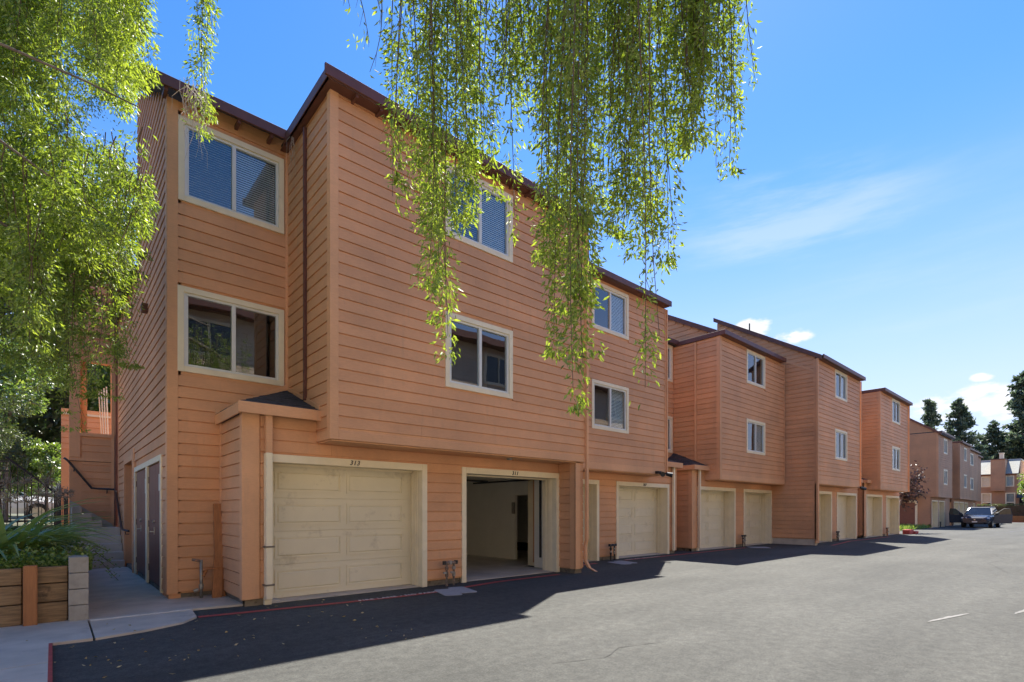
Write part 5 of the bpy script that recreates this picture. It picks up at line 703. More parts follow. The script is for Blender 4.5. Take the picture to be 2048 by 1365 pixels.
w6 = wall(T6, '-x', 52.5, 9.05, 17, .0, 2.46, th=.1); siding(w6, '-x', 52.5, 9.06, 17, .3, 2.46, [(9.9, 11.7, 0, 2.3)], mode='joined')
MB().box(52.42, 52.46, 10.0, 11.6, .2, 2.05).build('side_door', 'reddoor', T6); MB().box(52.4, 52.48, 9.9, 10.05, .1, 2.2).box(52.4, 52.48, 10.05, 11.7, 2.05, 2.2).build('door_casing', 'cream', T6)
MB().prism([(51.4, 9.7, 2.45), (51.4, 12.3, 2.45), (52.5, 12.3, 2.95), (52.5, 9.7, 2.95)], (0, 0, .1)).build('door_canopy', 'shingle', T6)
T7 = far_unit('second townhouse of the far terrace, behind the open car door', 61.9, 67.4, 8.6, left_y=9.4)
w7 = wall(T7, '-y', 9.3, 58.2, 61.9, 0, 7.4); siding(w7, '-y', 9.3, 58.2, 61.9, .2, 7.4, mode='joined')
T8 = far_unit('third townhouse of the far terrace, above the parked car roof', 67.4, 75.8, 9.0, wx=(3.2, 5.2))
T9 = far_unit('last narrow townhouse of the far terrace next to the grey roofed house', 76, 82, 9.5)

def swap_siding(T):
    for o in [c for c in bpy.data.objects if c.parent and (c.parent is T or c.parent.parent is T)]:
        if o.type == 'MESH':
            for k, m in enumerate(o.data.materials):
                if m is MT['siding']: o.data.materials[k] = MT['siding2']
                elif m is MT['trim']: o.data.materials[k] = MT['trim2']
for T in (T6, T7, T8, T9): swap_siding(T)
# ------------------------------------------------------------------ house at the end of the drive
TF = thing('end_house', 'house with grey mansard roof and pale chimney closing the end of the drive', 'house', (90, 8, 0))
FX = 90; y0, y1 = 6.9, 17
WF = ((9.55, 10.25, 4.5, 5.65), (7.4, 7.98, 4.5, 5.65), (9.5, 10.25, .9, 3.5), (7.3, 7.98, .9, 3.5)); WO = [(a - .12, b + .12, c - .12, d + .12) for a, b, c, d in WF]
wfar = wall(TF, '-x', FX, y0, y1, 0, 6.0, WF, th=.3); siding(wfar, '-x', FX, y0, y1, .1, 6.0, WO, mode='joined')
for (a, b, c, d) in WF:
    cs = MB().box(FX - .05, FX, a - .12, a, c - .12, d + .12).box(FX - .05, FX, b, b + .12, c - .12, d + .12).box(FX - .05, FX, a, b, d, d + .12).box(FX - .05, FX, a, b, c - .12, c)
    if d - c > 2: cs.box(FX - .05, FX, a, b, (c + d) / 2 + .15, (c + d) / 2 + .27)
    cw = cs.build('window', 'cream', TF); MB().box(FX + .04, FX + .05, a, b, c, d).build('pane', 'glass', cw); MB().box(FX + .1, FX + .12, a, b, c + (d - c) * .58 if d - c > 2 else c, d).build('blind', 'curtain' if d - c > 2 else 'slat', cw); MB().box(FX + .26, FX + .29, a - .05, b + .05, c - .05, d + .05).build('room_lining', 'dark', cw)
bay = MB().box(FX - .7, FX - .03, 8.05, 9.4, 3.85, 7.8).box(FX - .03, FX + 2, 8.06, 9.39, 6.1, 7.79).build('bay', 'siding', TF); siding(bay, '-x', FX - .7, 8.05, 9.4, 3.87, 7.75, mode='joined'); MB().box(FX - .8, FX + 2.2, 8.0, 9.45, 7.8, 7.9).build('coping', 'brown', bay)
MB().prism([(FX - .25, y0, 6.02), (FX - .25, y1, 6.02), (FX + 2.2, y1, 7.85), (FX + 2.2, y0, 7.85)], (.3, 0, 0)).build('mansard_roof', 'greyroof', TF); MB().box(FX - .3, FX - .05, y0, y1, 5.9, 6.02).build('fascia', 'brown', TF)
MB().box(FX + 2.15, FX + 10, y0 - .1, y1, 7.85, 7.98).build('roof', 'concedge', TF); MB().box(FX + .3, FX + 10, y0 + .01, y1 - .01, 0, 6.0).box(FX + 2.3, FX + 10, y0 + .02, y1 - .02, 6.0, 7.8).build('rear_block', 'siding', TF)
MB().box(92.0, 92.6, 8.45, 8.85, 7.98, 8.75).box(91.95, 92.65, 8.4, 8.9, 8.75, 8.85).build('chimney', 'cream', TF)
MB().prism([(FX - 1.2, 5.6, 2.9), (FX - 1.2, 7.0, 2.9), (FX, 7.0, 3.4), (FX, 5.6, 3.4)], (0, 0, .12)).build('porch_roof', 'shingle', TF)
MB().box(FX + 1, FX + 1.1, 4.6, 6.9, 0, 3.2).build('dark_doorway', 'dark', TF)  # flat dark panel, the shade of the doorway put into its colour
swap_siding(TF)
OH = thing('outbuilding', 'pale roofed building at the far right beyond the grey roofed house', 'building', (96, -9, 0))
MB().box(92, 104, -20, 5.6, 0, 4.9).build('wall', 'cream', OH); MB().prism([(91.5, -20.4, 4.9), (91.5, 6.0, 4.9), (95, 6.0, 6.9), (95, -20.4, 6.9)], (0, 0, .2)).build('roof', 'concedge', OH)
# raised bed with timber wall before it
BED = thing('far_planter', 'low brown timber planter below the hedge at the end of the drive', 'planter', (85, 6, 0))
for i in range(7):
    for k in range(3): MB().box(84.9, 85.1, -3 + i * 2.2, -.82 + i * 2.2, .02 + k * .25, .25 + k * .25).build('plank', 'wood', BED)
for i in range(8): MB().box(84.8, 84.9, -3.1 + i * 2.2, -2.9 + i * 2.2, 0, .85).build('post', 'oldwood', BED)
MB().box(84.6, 85.2, -3, 12.4, .0, .06).build('kerb', 'redpaint', BED)
MB().box(85.1, 89.5, -3, 12.4, 0, .7).build('bed_soil', 'soil', BED)
def hedge(x0, x1, y0, y1, z0, z1, n, lab, seed):
    g = np.random.default_rng(seed); T = thing('hedge', lab, 'hedge', ((x0 + x1) / 2, (y0 + y1) / 2, z0))
    MB().box(x0 + .12, x1 - .12, y0 + .12, y1 - .12, z0, z1 - .12).build('inner_twigs', 'twig', T)
    P = g.uniform((x0, y0, z0), (x1, y1, z1), (n, 3)); f = g.integers(0, 4, n); m = g.normal(0, .05, n)
    P[f == 0, 0] = x0 + m[f == 0]; P[f == 1, 2] = z1 + m[f == 1]; P[f == 2, 1] = y0 + m[f == 2]; P[f == 3, 0] = x0 + .1 + m[f == 3]
    leaf_mesh('foliage', P, unit(g.normal(size=(n, 3)) + (0, 0, .4)), g.uniform(.07, .14, n), g.uniform(.05, .09, n), 'hedge', g.random(n), T)
hedge(86, 87.6, 5.0, 10.4, .6, 2.1, 2600, 'long clipped green hedge below the end house windows', 1)
hedge(85.6, 87.0, 10.9, 12.4, .6, 2.0, 1000, 'short clipped hedge just above the parked car roof', 2)
hedge(86, 87.4, -3, 3.4, .6, 2.0, 1500, 'clipped hedge at the right edge past the dark doorway', 3)

# ------------------------------------------------------------------ trees and shrubs
def blob_tree(name, lab, base, h, rad, crown_z, n, mat, ls, seed, trunk_r=.14, clumps=26, group=None, squash=1.0, twin=False, lean=0):
    g = np.random.default_rng(seed); T = thing(name, lab, 'tree' if 'tree' in name else 'shrub', base, group); b = Vector(base)
    tb = MB(); top = b + Vector((lean, 0, crown_z + .2 * (h - crown_z)))
    tb.tube([b + Vector((0, 0, -.1)), b.lerp(top, .5) + Vector((.1 * trunk_r, .2 * trunk_r, 0)), top], trunk_r, 8, trunk_r * .55)
    if twin: tb.tube([b + Vector((.25, .2, -.1)), b + Vector((.8, .3, crown_z * .6)), b + Vector((1.6, .4, crown_z * 1.15))], trunk_r * .7, 8, trunk_r * .4)
    cs = []; cen = np.array(top) + (0, 0, (h - crown_z) * .3)
    for i in range(clumps):
        d = g.normal(size=3); d /= np.linalg.norm(d); k = g.random() ** .45; zz = (h - crown_z) / 2
        p = np.array(b) + (lean, 0, crown_z + zz) + d * k * (rad, rad, zz * squash); cs.append((p, rad * g.uniform(.22, .42)))
        if i < 9: tb.tube([top, top.lerp(Vector(p), .5) + Vector((0, 0, -.05 * h)), Vector(p)], trunk_r * .4, 5, trunk_r * .1)
    tb.build('trunk', 'bark', T)
    P = []; D = []
    for p, r in cs:
        m = n // clumps; d = unit(g.normal(size=(m, 3))); rr = r * g.random(m)[:, None] ** .4; P.append(p + d * rr * (1, 1, .75)); D.append(unit(d + g.normal(size=(m, 3)) * .7 + (0, 0, -.15)))
    P = np.concatenate(P); D = np.concatenate(D)
    leaf_mesh('crown', P, D, g.uniform(.7, 1.3, len(P)) * ls, g.uniform(.7, 1.2, len(P)) * ls * .55, mat, g.random(len(P)), T)
    return T
def conifer(lab, base, h, rad, seed, n=5200, bare=.12):
    g = np.random.default_rng(seed); T = thing('conifer_tree', lab, 'tree', base, 'dark conifers behind the far roofs'); b = np.array(base, float)
    tb = MB().tube([base, tuple(b + (0, 0, h * .5)), tuple(b + (.1, 0, h))], h * .018, 7, .03); P = []; D = []
    nb = 120
    for i in range(nb):
        t = bare + (1 - bare) * (i + g.random()) / nb; L_ = rad * (1 - t) ** .75 * g.uniform(.45, 1.12) + .25; a = g.uniform(0, 2 * np.pi); d = np.array((np.cos(a), np.sin(a), g.uniform(-.05, .3)))
        st = b + (0, 0, h * t); en = st + d * L_; tb.tube([tuple(st), tuple(en)], .05 + .05 * (1 - t), 4, .02)
        m = max(10, int(n / nb * (.3 + 1.4 * (1 - t)))); k = g.random(m) ** .6
        cen = st + d * (L_ * k)[:, None]; off = g.normal(size=(m, 3)) * (.12 * h / 10 * (.5 + (1 - t))) * (1, 1, .55)
        P.append(cen + off); D.append(unit(g.normal(size=(m, 3)) + d * .6 + (0, 0, .25)))
    P = np.concatenate(P); D = np.concatenate(D); tb.build('trunk', 'bark', T)
    s = h * .026; leaf_mesh('crown', P, D, g.uniform(.6, 1.4, len(P)) * s, g.uniform(.6, 1.2, len(P)) * s * .6, 'conifer', g.random(len(P)), T)
conifer('dark conifer left of the pair rising behind the far terrace roof', (99.0, 17.2, 0), 17.8, 3.9, 1, n=12000)
conifer('dark conifer right of the pair, tallest directly over the far terrace roofs', (104, 14.5, 0), 18.2, 4.9, 2, n=14000)
conifer('small dark conifer over the grey mansard roof', (112, 12.9, 0), 13.4, 3.6, 3, n=8000)
conifer('slim dark conifer close to the huge one above the chimney', (113, 11.6, 0), 15.5, 4.0, 5, n=10000)
conifer('huge dark conifer at the right edge of the view', (114, 8.3, 0), 22.8, 6.6, 4, n=20000, bare=.05)
conifer('broad dark conifer low behind the end house', (122, 10.4, 0), 13.5, 5.5, 6, n=8000, bare=.02)
blob_tree('round_tree', 'bright green round tree at the right edge before the end house', (76, 4.75, 0), 5.2, 1.5, 1.5, 5200, 'leaf2', .15, 12, .1, 22)
# plum shrub beside the fifth house
PS = thing('plum_shrub', 'leaning dark leaved plum shrub at the end corner of the near terrace', 'shrub', (39.2, 8.3, 0)); g = np.random.default_rng(3); tb = MB()
tb.tube([(38.2, 8.3, 0), (38.3, 8.25, 1.3), (39.6, 8.1, 2.6), (41.6, 7.9, 3.6)], .09, 6, .03); PP = []; DD = []
for i in range(26):
    t = g.uniform(.25, 1); s = Vector((38.3, 8.25, 1.3)).lerp(Vector((42.2, 7.85, 3.9)), t); e = s + Vector((g.uniform(-.9, .9), g.uniform(-.7, .5), g.uniform(-.5, 1.3))); tb.tube([s, e], .025, 4, .008)
    m = 34 if t < .7 else 12; k = g.random(m)[:, None]; PP.append(np.array(s) * (1 - k) + np.array(e) * k + g.normal(size=(m, 3)) * .16); DD.append(unit(g.normal(size=(m, 3))))
tb.build('stem', 'bark', PS); PP = np.concatenate(PP); leaf_mesh('foliage', PP, np.concatenate(DD), .2, .12, 'plum', g.random(len(PP)), PS)
g = np.random.default_rng(8); n = 2200; P = g.uniform((40, 8.9, 0), (51.8, 10.9, .05), (n, 3)); o = leaf_mesh('ground_cover', P, unit(g.normal(size=(n, 3)) * .5 + (0, 0, 1)), g.uniform(.12, .4, n), .07, 'cover', g.random(n), None, (46, 9.9, 0)); o['label'] = 'low green ground cover along the side wall of the far terrace'; o['category'] = 'ground cover'
RB = MB().box(37.3, 38.3, 7.4, 7.75, 0, .28).box(38.2, 39.0, 7.3, 7.6, 0, .16).build('edging_bricks', 'redpaint', None, (38, 7.5, 0), bevel=.03); tag(RB, 'red edging stones at the foot of the near terrace end corner', 'edging')

# ------------------------------------------------------------------ left: retaining wall, planter, steps
RW = thing('timber_retaining_wall', 'weathered plank retaining wall with orange post at the left edge', 'retaining wall', (-.2, 8.5, 0))
hs_ = (.02, .27, .5, .71)
for j, (xa, xb) in enumerate(((-3.2, -.27), (-.27, .145))):
    for k in range(3):
        MB().box(xa + .004, xb - .004, 8.50 + random.uniform(-.008, .008), 8.6, hs_[k] + .006, hs_[k + 1] - .006).build('plank', 'oldwood', RW, bevel=.008)
MB().box(-.262, -.135, 8.40, 8.49, .02, .735).build('post', 'wood', RW, bevel=.008)
MB().box(-2.1, -1.97, 8.40, 8.49, .02, .735).build('post', 'wood', RW, bevel=.008)
CP = thing('block_pillar', 'stacked grey concrete block pillar ending the retaining wall', 'pillar', (.24, 8.5, 0))
for k in range(4): MB().box(.15 + random.uniform(-.003, .003), .34, 8.40, 8.80, .02 + k * .2, .212 + k * .2).build('block', 'block', CP, bevel=.006)
for j in range(15): MB().box(.17, .335, 8.82 + j * .46, 9.27 + j * .46, .0, .62 - .0 * j).build('block', 'block', CP, bevel=.006)
sheet('planter_soil', [(-9, 8.6), (.16, 8.6), (.16, 16.9), (-9, 16.9)], .66, 'soil', th=.6)
ST = thing('stairs', 'concrete steps climbing beside the gable wall to the entry landing', 'stairs', (.85, 15.6, 0))
for i in range(5): MB().box(.2, XL - .03, 15.6 + .28 * i, 17.8 if i == 4 else 15.6 + .28 * (i + 1) + .03, 0, .19 * (i + 1)).build('step', 'step', ST, bevel=.008)
for i in range(3): MB().box(.36, .95 - .2 * i, 17.0, 17.72, .95 + .18 * i, .95 + .18 * (i + 1)).build('step', 'step', ST, bevel=.008)
MB().prism([(1.24, 17.73, .95), (.34, 17.73, .95), (.34, 17.73, 1.66), (1.2, 17.73, 1.03)], (0, .07, 0)).build('stringer', 'step', ST)
# entry stair tower stub with a window opening
EN = thing('entry_tower', 'orange entry stair tower with an open window hole beside the gable wall', 'entry tower', (.9, 17.9, 0))
ey = 17.85; we = wall(EN, '-y', ey, .33, XL, .9, 9.0, [(.56, 1.2, 3.45, 5.35)], th=.2); siding(we, '-y', ey, .58, 1.2, 1.0, 9.0, [(.5, 1.28, 3.35, 5.5)])
MB().box(.33, .55, ey - .04, ey, 2.8, 9).build('corner_board', 'trim', EN); MB().box(1.2, XL, ey - .04, ey, .95, 9).build('corner_board', 'trim', EN); MB().box(.52, 1.22, ey - .05, ey + .2, 3.36, 3.45).build('sill', 'trim', EN); MB().box(.33, 1.2, ey - .045, ey, 2.7, 2.78).build('trim_band', 'trim', EN); MB().box(.33, 1.2, ey - .03, ey - .0, 2.69, 2.70).build('band_gap', 'dark', EN)
MB().box(.56, .7, ey + .2, ey + 1.6, 3.3, 5.4).build('wall', 'trim', EN)
MB().box(XL - .08, XL + 0.0, 17.45, 17.84, .95, 8.5).build('corner_board', 'brown', EN)
wb_ = wall(EN, '-y', 21.2, .2, 4.0, 0, 4.55, th=.15); siding(wb_, '-y', 21.2, .2, 4, 3.3, 4.3); MB().box(.2, 4, 21.14, 21.19, 4.36, 4.42).build('cap_rail', 'cream', EN)
LD = thing('leaning_poles', 'white poles leaning inside the entry tower opening', 'poles', (1.1, 18.4, 3.3))
for i in range(4): MB().tube([(1.02 + i * .05, 18.3 + .04 * i, 3.4), (.95 + i * .055, 18.15, 4.65 + .05 * i)], .014, 6).build('pole', 'vinyl', LD)
# rails
HR = thing('handrail', 'dark bent handrail running along the tower wall and down beside the steps', 'handrail', (.9, 17.7, .9))
MB().tube([(.22, 17.7, 2.75), (.3, 17.7, 2.68), (.78, 17.7, 1.98), (1.27, 17.7, 1.96), (1.27, 17.5, 1.92)], .028, 8).tube([(1.27, 17.55, 1.96), (1.27, 15.9, .98), (1.27, 15.7, .93), (1.27, 14.4, .93)], .026, 8).build('rail', 'rail', HR, smooth=True)
for p in ((.42, 2.42), (1.1, 1.86)): MB().tube([(p[0], 17.7, p[1] + .08), (p[0], 17.72, p[1]), (p[0], 17.86, p[1])], .012, 5).build('bracket', 'rail', HR)
for y in (16.9, 16.2, 15.0): MB().tube([(1.27, y, .9 + max(0, y - 15.75) * .59), (1.27, y, .84 + max(0, y - 15.75) * .59), (1.34, y, .84 + max(0, y - 15.75) * .59)], .012, 5).build('bracket', 'rail', HR)
FN = thing('iron_fence', 'black iron picket fence and sloping stair rail above the planter', 'fence', (-.7, 16.9, .9))
MB().box(-1.12, -.98, 16.6, 16.74, .6, 2.72).tube([(-1.05, 16.67, 2.72), (-1.05, 16.67, 2.82)], .03, 6).build('post', 'black', FN)
[MB().box(-3.6, x1, 16.65, 16.69, z, z + .042).build('rail', 'black', FN) for x1, z in ((-.75, 2.5), (-.75, 2.28), (.12, 1.12))]
for i in range(30): MB().box(-3.5 + i * .12, -3.478 + i * .12, 16.66, 16.682, .7, 2.5 - max(0, (-3.5 + i * .12 + .75)) * .62).build('picket', 'black', FN)
MB().tube([(-.8, 16.6, 2.62), (.05, 16.6, 1.82)], .026, 6).build('rail', 'rail', FN); MB().box(.02, .16, 16.5, 16.62, .6, 1.8).build('post', 'rail', FN); MB().box(.2, .28, 16.3, 16.36, .6, 1.72).build('post', 'rail', FN)
# strap leaved clumps in the planter
def strap_clump(base, n, L0, L1, seed, lab):
    g = random.Random(seed); T = thing('strap_plant', lab, 'plant', base, 'strap leaved plants in the planter'); b = Vector(base); V = []; F = []; tint = []
    for i in range(n):
        a = g.uniform(0, 6.283); l = g.uniform(L0, L1); up = g.uniform(.75, 1.25); w = g.uniform(.022, .04); d = Vector((math.cos(a), math.sin(a), 0)); s = Vector((-d.y, d.x, 0)); t_ = g.random(); k = 8; st = b + d * g.uniform(0, .12) + Vector((0, 0, -.02)); droop = g.uniform(.55, 1.25)
        for j in range(k + 1):
            t = j / k; p = st + d * (l * (t * .55 + .35 * t * t)) + Vector((0, 0, l * up * (t - droop * .75 * t * t))); ww = w * (1 - t ** 3) + .003; q = len(V)
            V += [tuple(p - s * ww), tuple(p - Vector((0, 0, ww * .5))), tuple(p + s * ww)]; tint += [t_ * .7 + .3 * t] * 3
            if j: F += [(q - 3, q - 2, q + 1, q), (q - 2, q - 1, q + 2, q + 1)]
    me = bpy.data.meshes.new('leaves'); me.from_pydata([tuple(Vector(v) - b) for v in V], [], F); at = me.attributes.new('tint', 'FLOAT', 'POINT'); at.data.foreach_set('value', tint); me.materials.append(MT['strap']); me.shade_smooth()
    o = bpy.data.objects.new('leaves', me); link(o, T); o['kind'] = 'stuff'; return T
clumps = [((-.45, 9.7, .66), 70, 1.0, 1.5, 'large strap leaved clump behind the plank wall'), ((-.3, 10.3, .66), 50, .8, 1.1, 'strap leaved clump reaching over the concrete blocks'), ((-.75, 9.6, .66), 60, 1.0, 1.5, 'strap leaved clump at the left edge of the planter'), ((-.45, 11.2, .66), 44, .8, 1.2, 'strap leaved clump in the middle of the planter by the steps'), ((-.6, 11.4, .66), 46, .9, 1.4, 'strap leaved clump deeper in the planter under the iron fence'), ((-.35, 13.0, .66), 40, .7, 1.0, 'strap leaved clump nearest the foot of the steps')]
for i, (p, n, a, b, lab) in enumerate(clumps): strap_clump(p, n, a, b, 20 + i, lab)
fg = random.Random(9)
FH = [(-.28, 9.6, 1.5), (-.5, 10.2, 1.55), (-.15, 11.0, 1.62), (.02, 11.6, 1.6), (-.35, 11.9, 1.85), (-.1, 12.6, 1.9), (.12, 12.8, 1.7), (-.6, 12.4, 1.85), (.2, 14.0, 1.75), (.05, 14.6, 1.85)]
for i, (x, y, z) in enumerate(FH):
    T = thing('faded_flower', 'faded mauve flower heads on tall stalks above the strap leaves', 'flower', (x, y, .66), 'faded flower stalks in the planter'); MB().tube([(x, y, .66), (x + .03, y, z)], .006, 4).build('stalk', 'strapstem' if 'strapstem' in MT else 'twig', T)
    b = MB()
    for k in range(46):
        d = Vector((fg.gauss(0, 1), fg.gauss(0, 1), fg.gauss(.3, .8))).normalized(); r = fg.uniform(.07, .12); c = Vector((x + .03, y, z)); b.tube([c, c + d * r], .0022, 3); e = c + d * r; b.tube([e - d * .012, e + d * .03], .009, 4, .003)
    b.build('flower_head', 'agave', T)
g = np.random.default_rng(21)
def cover(n, lo, hi, lab, mat='cover', s=(.03, .06), zj=.16):
    c = g.uniform(lo, hi, (60, 2)); i = g.integers(0, 60, n); P = np.column_stack([c[i] + g.normal(size=(n, 2)) * .2, .64 + np.abs(g.normal(size=n)) * zj]); P[:, 0] = np.minimum(P[:, 0], .36); P[:, 1] = np.maximum(P[:, 1], 8.56)
    o = leaf_mesh('ground_cover', P, unit(g.normal(size=(n, 3)) + (0, -.2, .1)), g.uniform(*s, n), g.uniform(*s, n) * .8, mat, g.random(n), None, (-.3, 9, .66)); tag(o, lab, 'ground cover')
cover(7000, (-1.6, 8.7), (.25, 9.3), 'low leafy ground cover spilling along the plank wall', zj=.10); cover(5000, (-1.6, 9.6), (.3, 14), 'low ground cover between the strap leaved plants')
W = MB(); sp = []; 
SPR = thing('weed_sprig', 'small leafy sprig leaning out over the walkway from the planter', 'weed', (.3, 9.4, .66)); P = []; D = []
for (dx, dy, dz) in ((.35, -.3, -.1), (.3, -.1, .1), (.42, .1, -.35), (.25, -.5, .0)):
    s = Vector((.3, 9.4, .72)); e = s + Vector((dx, dy, dz)); m = s.lerp(e, .5) + Vector((0, 0, .12)); W.tube([s, m, e], .004, 4)
    for k in range(40): t = random.random(); p = s.lerp(m, t * 2) if t < .5 else m.lerp(e, t * 2 - 1); P.append(tuple(p + Vector((random.gauss(0, .03), random.gauss(0, .03), random.gauss(0, .03))))); D.append((random.gauss(0, 1), random.gauss(0, 1), random.gauss(.2, 1)))
W.build('stem', 'twig', SPR); leaf_mesh('leaves', np.array(P), unit(np.array(D)), .04, .022, 'cover', rng.random(len(P)), SPR)
# background left: shrubs, big trees, parked car
blob_tree('hedge_shrub', 'clipped round olive shrub at the left edge over the strap leaves', (-1.0, 18.4, 1.0), 3.5, .8, .3, 5200, 'hedge', .06, 31, .05, 26)
blob_tree('leafy_shrub', 'sunlit bright leaved shrub at the left edge below the weeping branches', (-1.15, 24, 1.0), 6.9, 1.35, 2.6, 6000, 'leaf2', .13, 32, .06, 26)
blob_tree('leafy_shrub', 'low leafy shrub beside the iron fence in front of the white car', (-.15, 24.5, 1.0), 3.0, .75, .9, 2600, 'leaf2', .12, 33, .05, 16)
blob_tree('background_tree', 'tall dark oak with leaning grey trunks behind the iron fence', (-3.2, 34, 1.0), 17, 6.0, 4.5, 16000, 'leafdark', .42, 34, .5, 40, twin=True, lean=-.6)
blob_tree('background_tree', 'dark dense tree filling the gap between fence and entry tower', (.6, 42, 1.0), 13, 5.0, 2.6, 12000, 'leafdark', .45, 35, .4, 34)
blob_tree('background_tree', 'sunlit tree seen through the tower opening', (3.6, 37, 1.0), 11.5, 3.6, 4.0, 9000, 'leaf2', .3, 36, .3, 26)
blob_tree('background_tree', 'dark tree at the far left edge behind the clipped shrub', (-8, 30, 1.0), 15, 5.5, 2.2, 12000, 'leafdark', .42, 37, .4, 34)
blob_tree('background_tree', 'lighter green tree low behind the white car', (-1.2, 50, 1.0), 8, 4.5, 1.0, 8000, 'leaf2', .4, 38, .3, 26)
BH = thing('background_house', 'pale roofed house glimpsed between the dark trees at left', 'house', (-2, 62, 0)); MB().box(-1.4, 6, 62, 70, 0, 6.4).build('wall', 'cream', BH); MB().prism([(-1.8, 61.4, 6.3), (7, 61.4, 6.3), (7, 66, 8.6), (-1.8, 66, 8.6)], (0, 0, .2)).build('roof', 'concedge', BH)
def car_side(T, base, yaw, paint, L_=4.6):
    """car with its side profile; local x = forward"""
    Mt = Matrix.Translation(base) @ Matrix.Rotation(yaw, 4, 'Z'); 
    sec = [(-2.25, .45, .95, .62), (-2.2, .34, 1.08, .8), (-1.3, .3, 1.0, .9), (0, .28, .95, .92), (1.2, .28, .93, .9), (1.9, .32, .84, .84), (2.2, .4, .72, .66)]
    b = MB()
    rings = []
    for x, z0, z1, w in sec: rings.append([(x, -w * .92, z0), (x, -w, z0 + .2), (x, -w, z1 - .18), (x, -w * .86, z1), (x, w * .86, z1), (x, w, z1 - .18), (x, w, z0 + .2), (x, w * .92, z0)])
    def loft(b, rings):
        n = len(b.v); k = len(rings[0])
        for r in rings: b.v += [tuple(Mt @ Vector(p)) for p in r]
        for i in range(len(rings) - 1):
            for j in range(k): b.f.append((n + i * k + j, n + i * k + (j + 1) % k, n + (i + 1) * k + (j + 1) % k, n + (i + 1) * k + j))
        b.f.append(tuple(n + j for j in range(k))); b.f.append(tuple(n + (len(rings) - 1) * k + j for j in range(k)))
    loft(b, rings); b.build('body', paint, T, smooth=False, bevel=.02)
    gb = MB(); loft(gb, [[(-2.0, -.8, 1.0), (-2.0, .8, 1.0), (-1.9, .7, 1.06), (-1.9, -.7, 1.06)], [(-1.4, -.82, 1.0), (-1.4, .82, 1.0), (-1.15, .62, 1.38), (-1.15, -.62, 1.38)], [(.2, -.82, .94), (.2, .82, .94), (.1, .62, 1.42), (.1, -.62, 1.42)], [(1.15, -.8, .92), (1.15, .8, .92), (1.05, .74, .97), (1.05, -.74, .97)]]); gb.build('window_band', 'carglass', T)
    rb = MB(); loft(rb, [[(-2.0, -.72, 1.06), (-2.0, .72, 1.06), (-1.95, .7, 1.09), (-1.95, -.7, 1.09)], [(-1.15, -.64, 1.37), (-1.15, .64, 1.37), (-1.15, .6, 1.42), (-1.15, -.6, 1.42)], [(.1, -.64, 1.41), (.1, .64, 1.41), (.1, .6, 1.46), (.1, -.6, 1.46)], [(.3, -.63, 1.36), (.3, .63, 1.36), (.3, .6, 1.4), (.3, -.6, 1.4)]]); rb.build('roof', paint, T)
    for x in (-1.35, 1.35):
        for y in (-.86, .86):
            w = MB(); w.tube([tuple(Mt @ Vector((x, y - .1, .33))), tuple(Mt @ Vector((x, y + .1, .33)))], .33, 18); wo_ = w.build('wheel', 'tyre', T)
            MB().tube([tuple(Mt @ Vector((x, y - .105, .33))), tuple(Mt @ Vector((x, y + .105, .33)))], .2, 14).build('rim', 'chrome', wo_)
WC = thing('parked_car', 'white parked car half hidden behind the iron fence', 'car', (-1.75, 26.5, 1.0)); car_side(WC, (-1.75, 26.5, 1.0), 0, 'carwhite')
# ------------------------------------------------------------------ the SUV with open doors
SV = thing('parked_suv', 'blue grey SUV facing the camera with both front doors open', 'car', (57.6, 6.65, 0))
SM = Matrix.Translation((57.6, 6.65, 0)) @ Matrix.Rotation(R(180 - 3), 4, 'Z')
def sv(b, pts): return [tuple(SM @ Vector(p)) for p in pts]
def sloft(rings, cap=True):
    b = MB(); k = len(rings[0])
    for r in rings: b.v += sv(b, r)
    for i in range(len(rings) - 1):
        for j in range(k): b.f.append((i * k + j, i * k + (j + 1) % k, (i + 1) * k + (j + 1) % k, (i + 1) * k + j))
    if cap: b.f.append(tuple(range(k))[::-1]); b.f.append(tuple((len(rings) - 1) * k + j for j in range(k)))
    return b
def ring(x, z0, z1, w, c=.16): return [(x, -w * .9, z0), (x, -w, z0 + .22), (x, -w, z1 - c), (x, -w * .82, z1), (x, w * .82, z1), (x, w, z1 - c), (x, w, z0 + .22), (x, w * .9, z0)]
sloft([ring(-2.25, .42, 1.0, .8), ring(-2.2, .34, 1.12, .9), ring(-1.2, .3, 1.1, .94), ring(.75, .28, 1.08, .94), ring(.95, .28, 1.07, .94), ring(1.7, .3, 1.0, .93, .2), ring(2.1, .34, .9, .86, .2), ring(2.25, .42, .78, .74, .16)]).build('body', 'carblue', SV, bevel=.03, smooth=False)
def cab(x0, x1, x2, x3, z0, z1, w0, w1): return sloft([[(x0, -w0, z0), (x0, w0, z0), (x0 + .02, w0 * .98, z0 + .02), (x0 + .02, -w0 * .98, z0 + .02)], [(x1, -w0, z0), (x1, w0, z0), (x1, w1, z1), (x1, -w1, z1)], [(x2, -w0, z0), (x2, w0, z0), (x2, w1, z1), (x2, -w1, z1)], [(x3, -w0, z0), (x3, w0, z0), (x3 - .02, w0 * .98, z0 + .02), (x3 - .02, -w0 * .98, z0 + .02)]])
cab(-2.15, -1.6, .25, 1.12, 1.06, 1.6, .86, .64).build('window_band', 'carglass', SV)
sloft([[(-1.75, -.66, 1.57), (-1.75, .66, 1.57), (-1.7, .6, 1.64), (-1.7, -.6, 1.64)], [(-.6, -.68, 1.6), (-.6, .68, 1.6), (-.6, .6, 1.7), (-.6, -.6, 1.7)], [(.28, -.66, 1.58), (.28, .66, 1.58), (.25, .6, 1.65), (.25, -.6, 1.65)]]).build('roof', 'carblue', SV, bevel=.02)
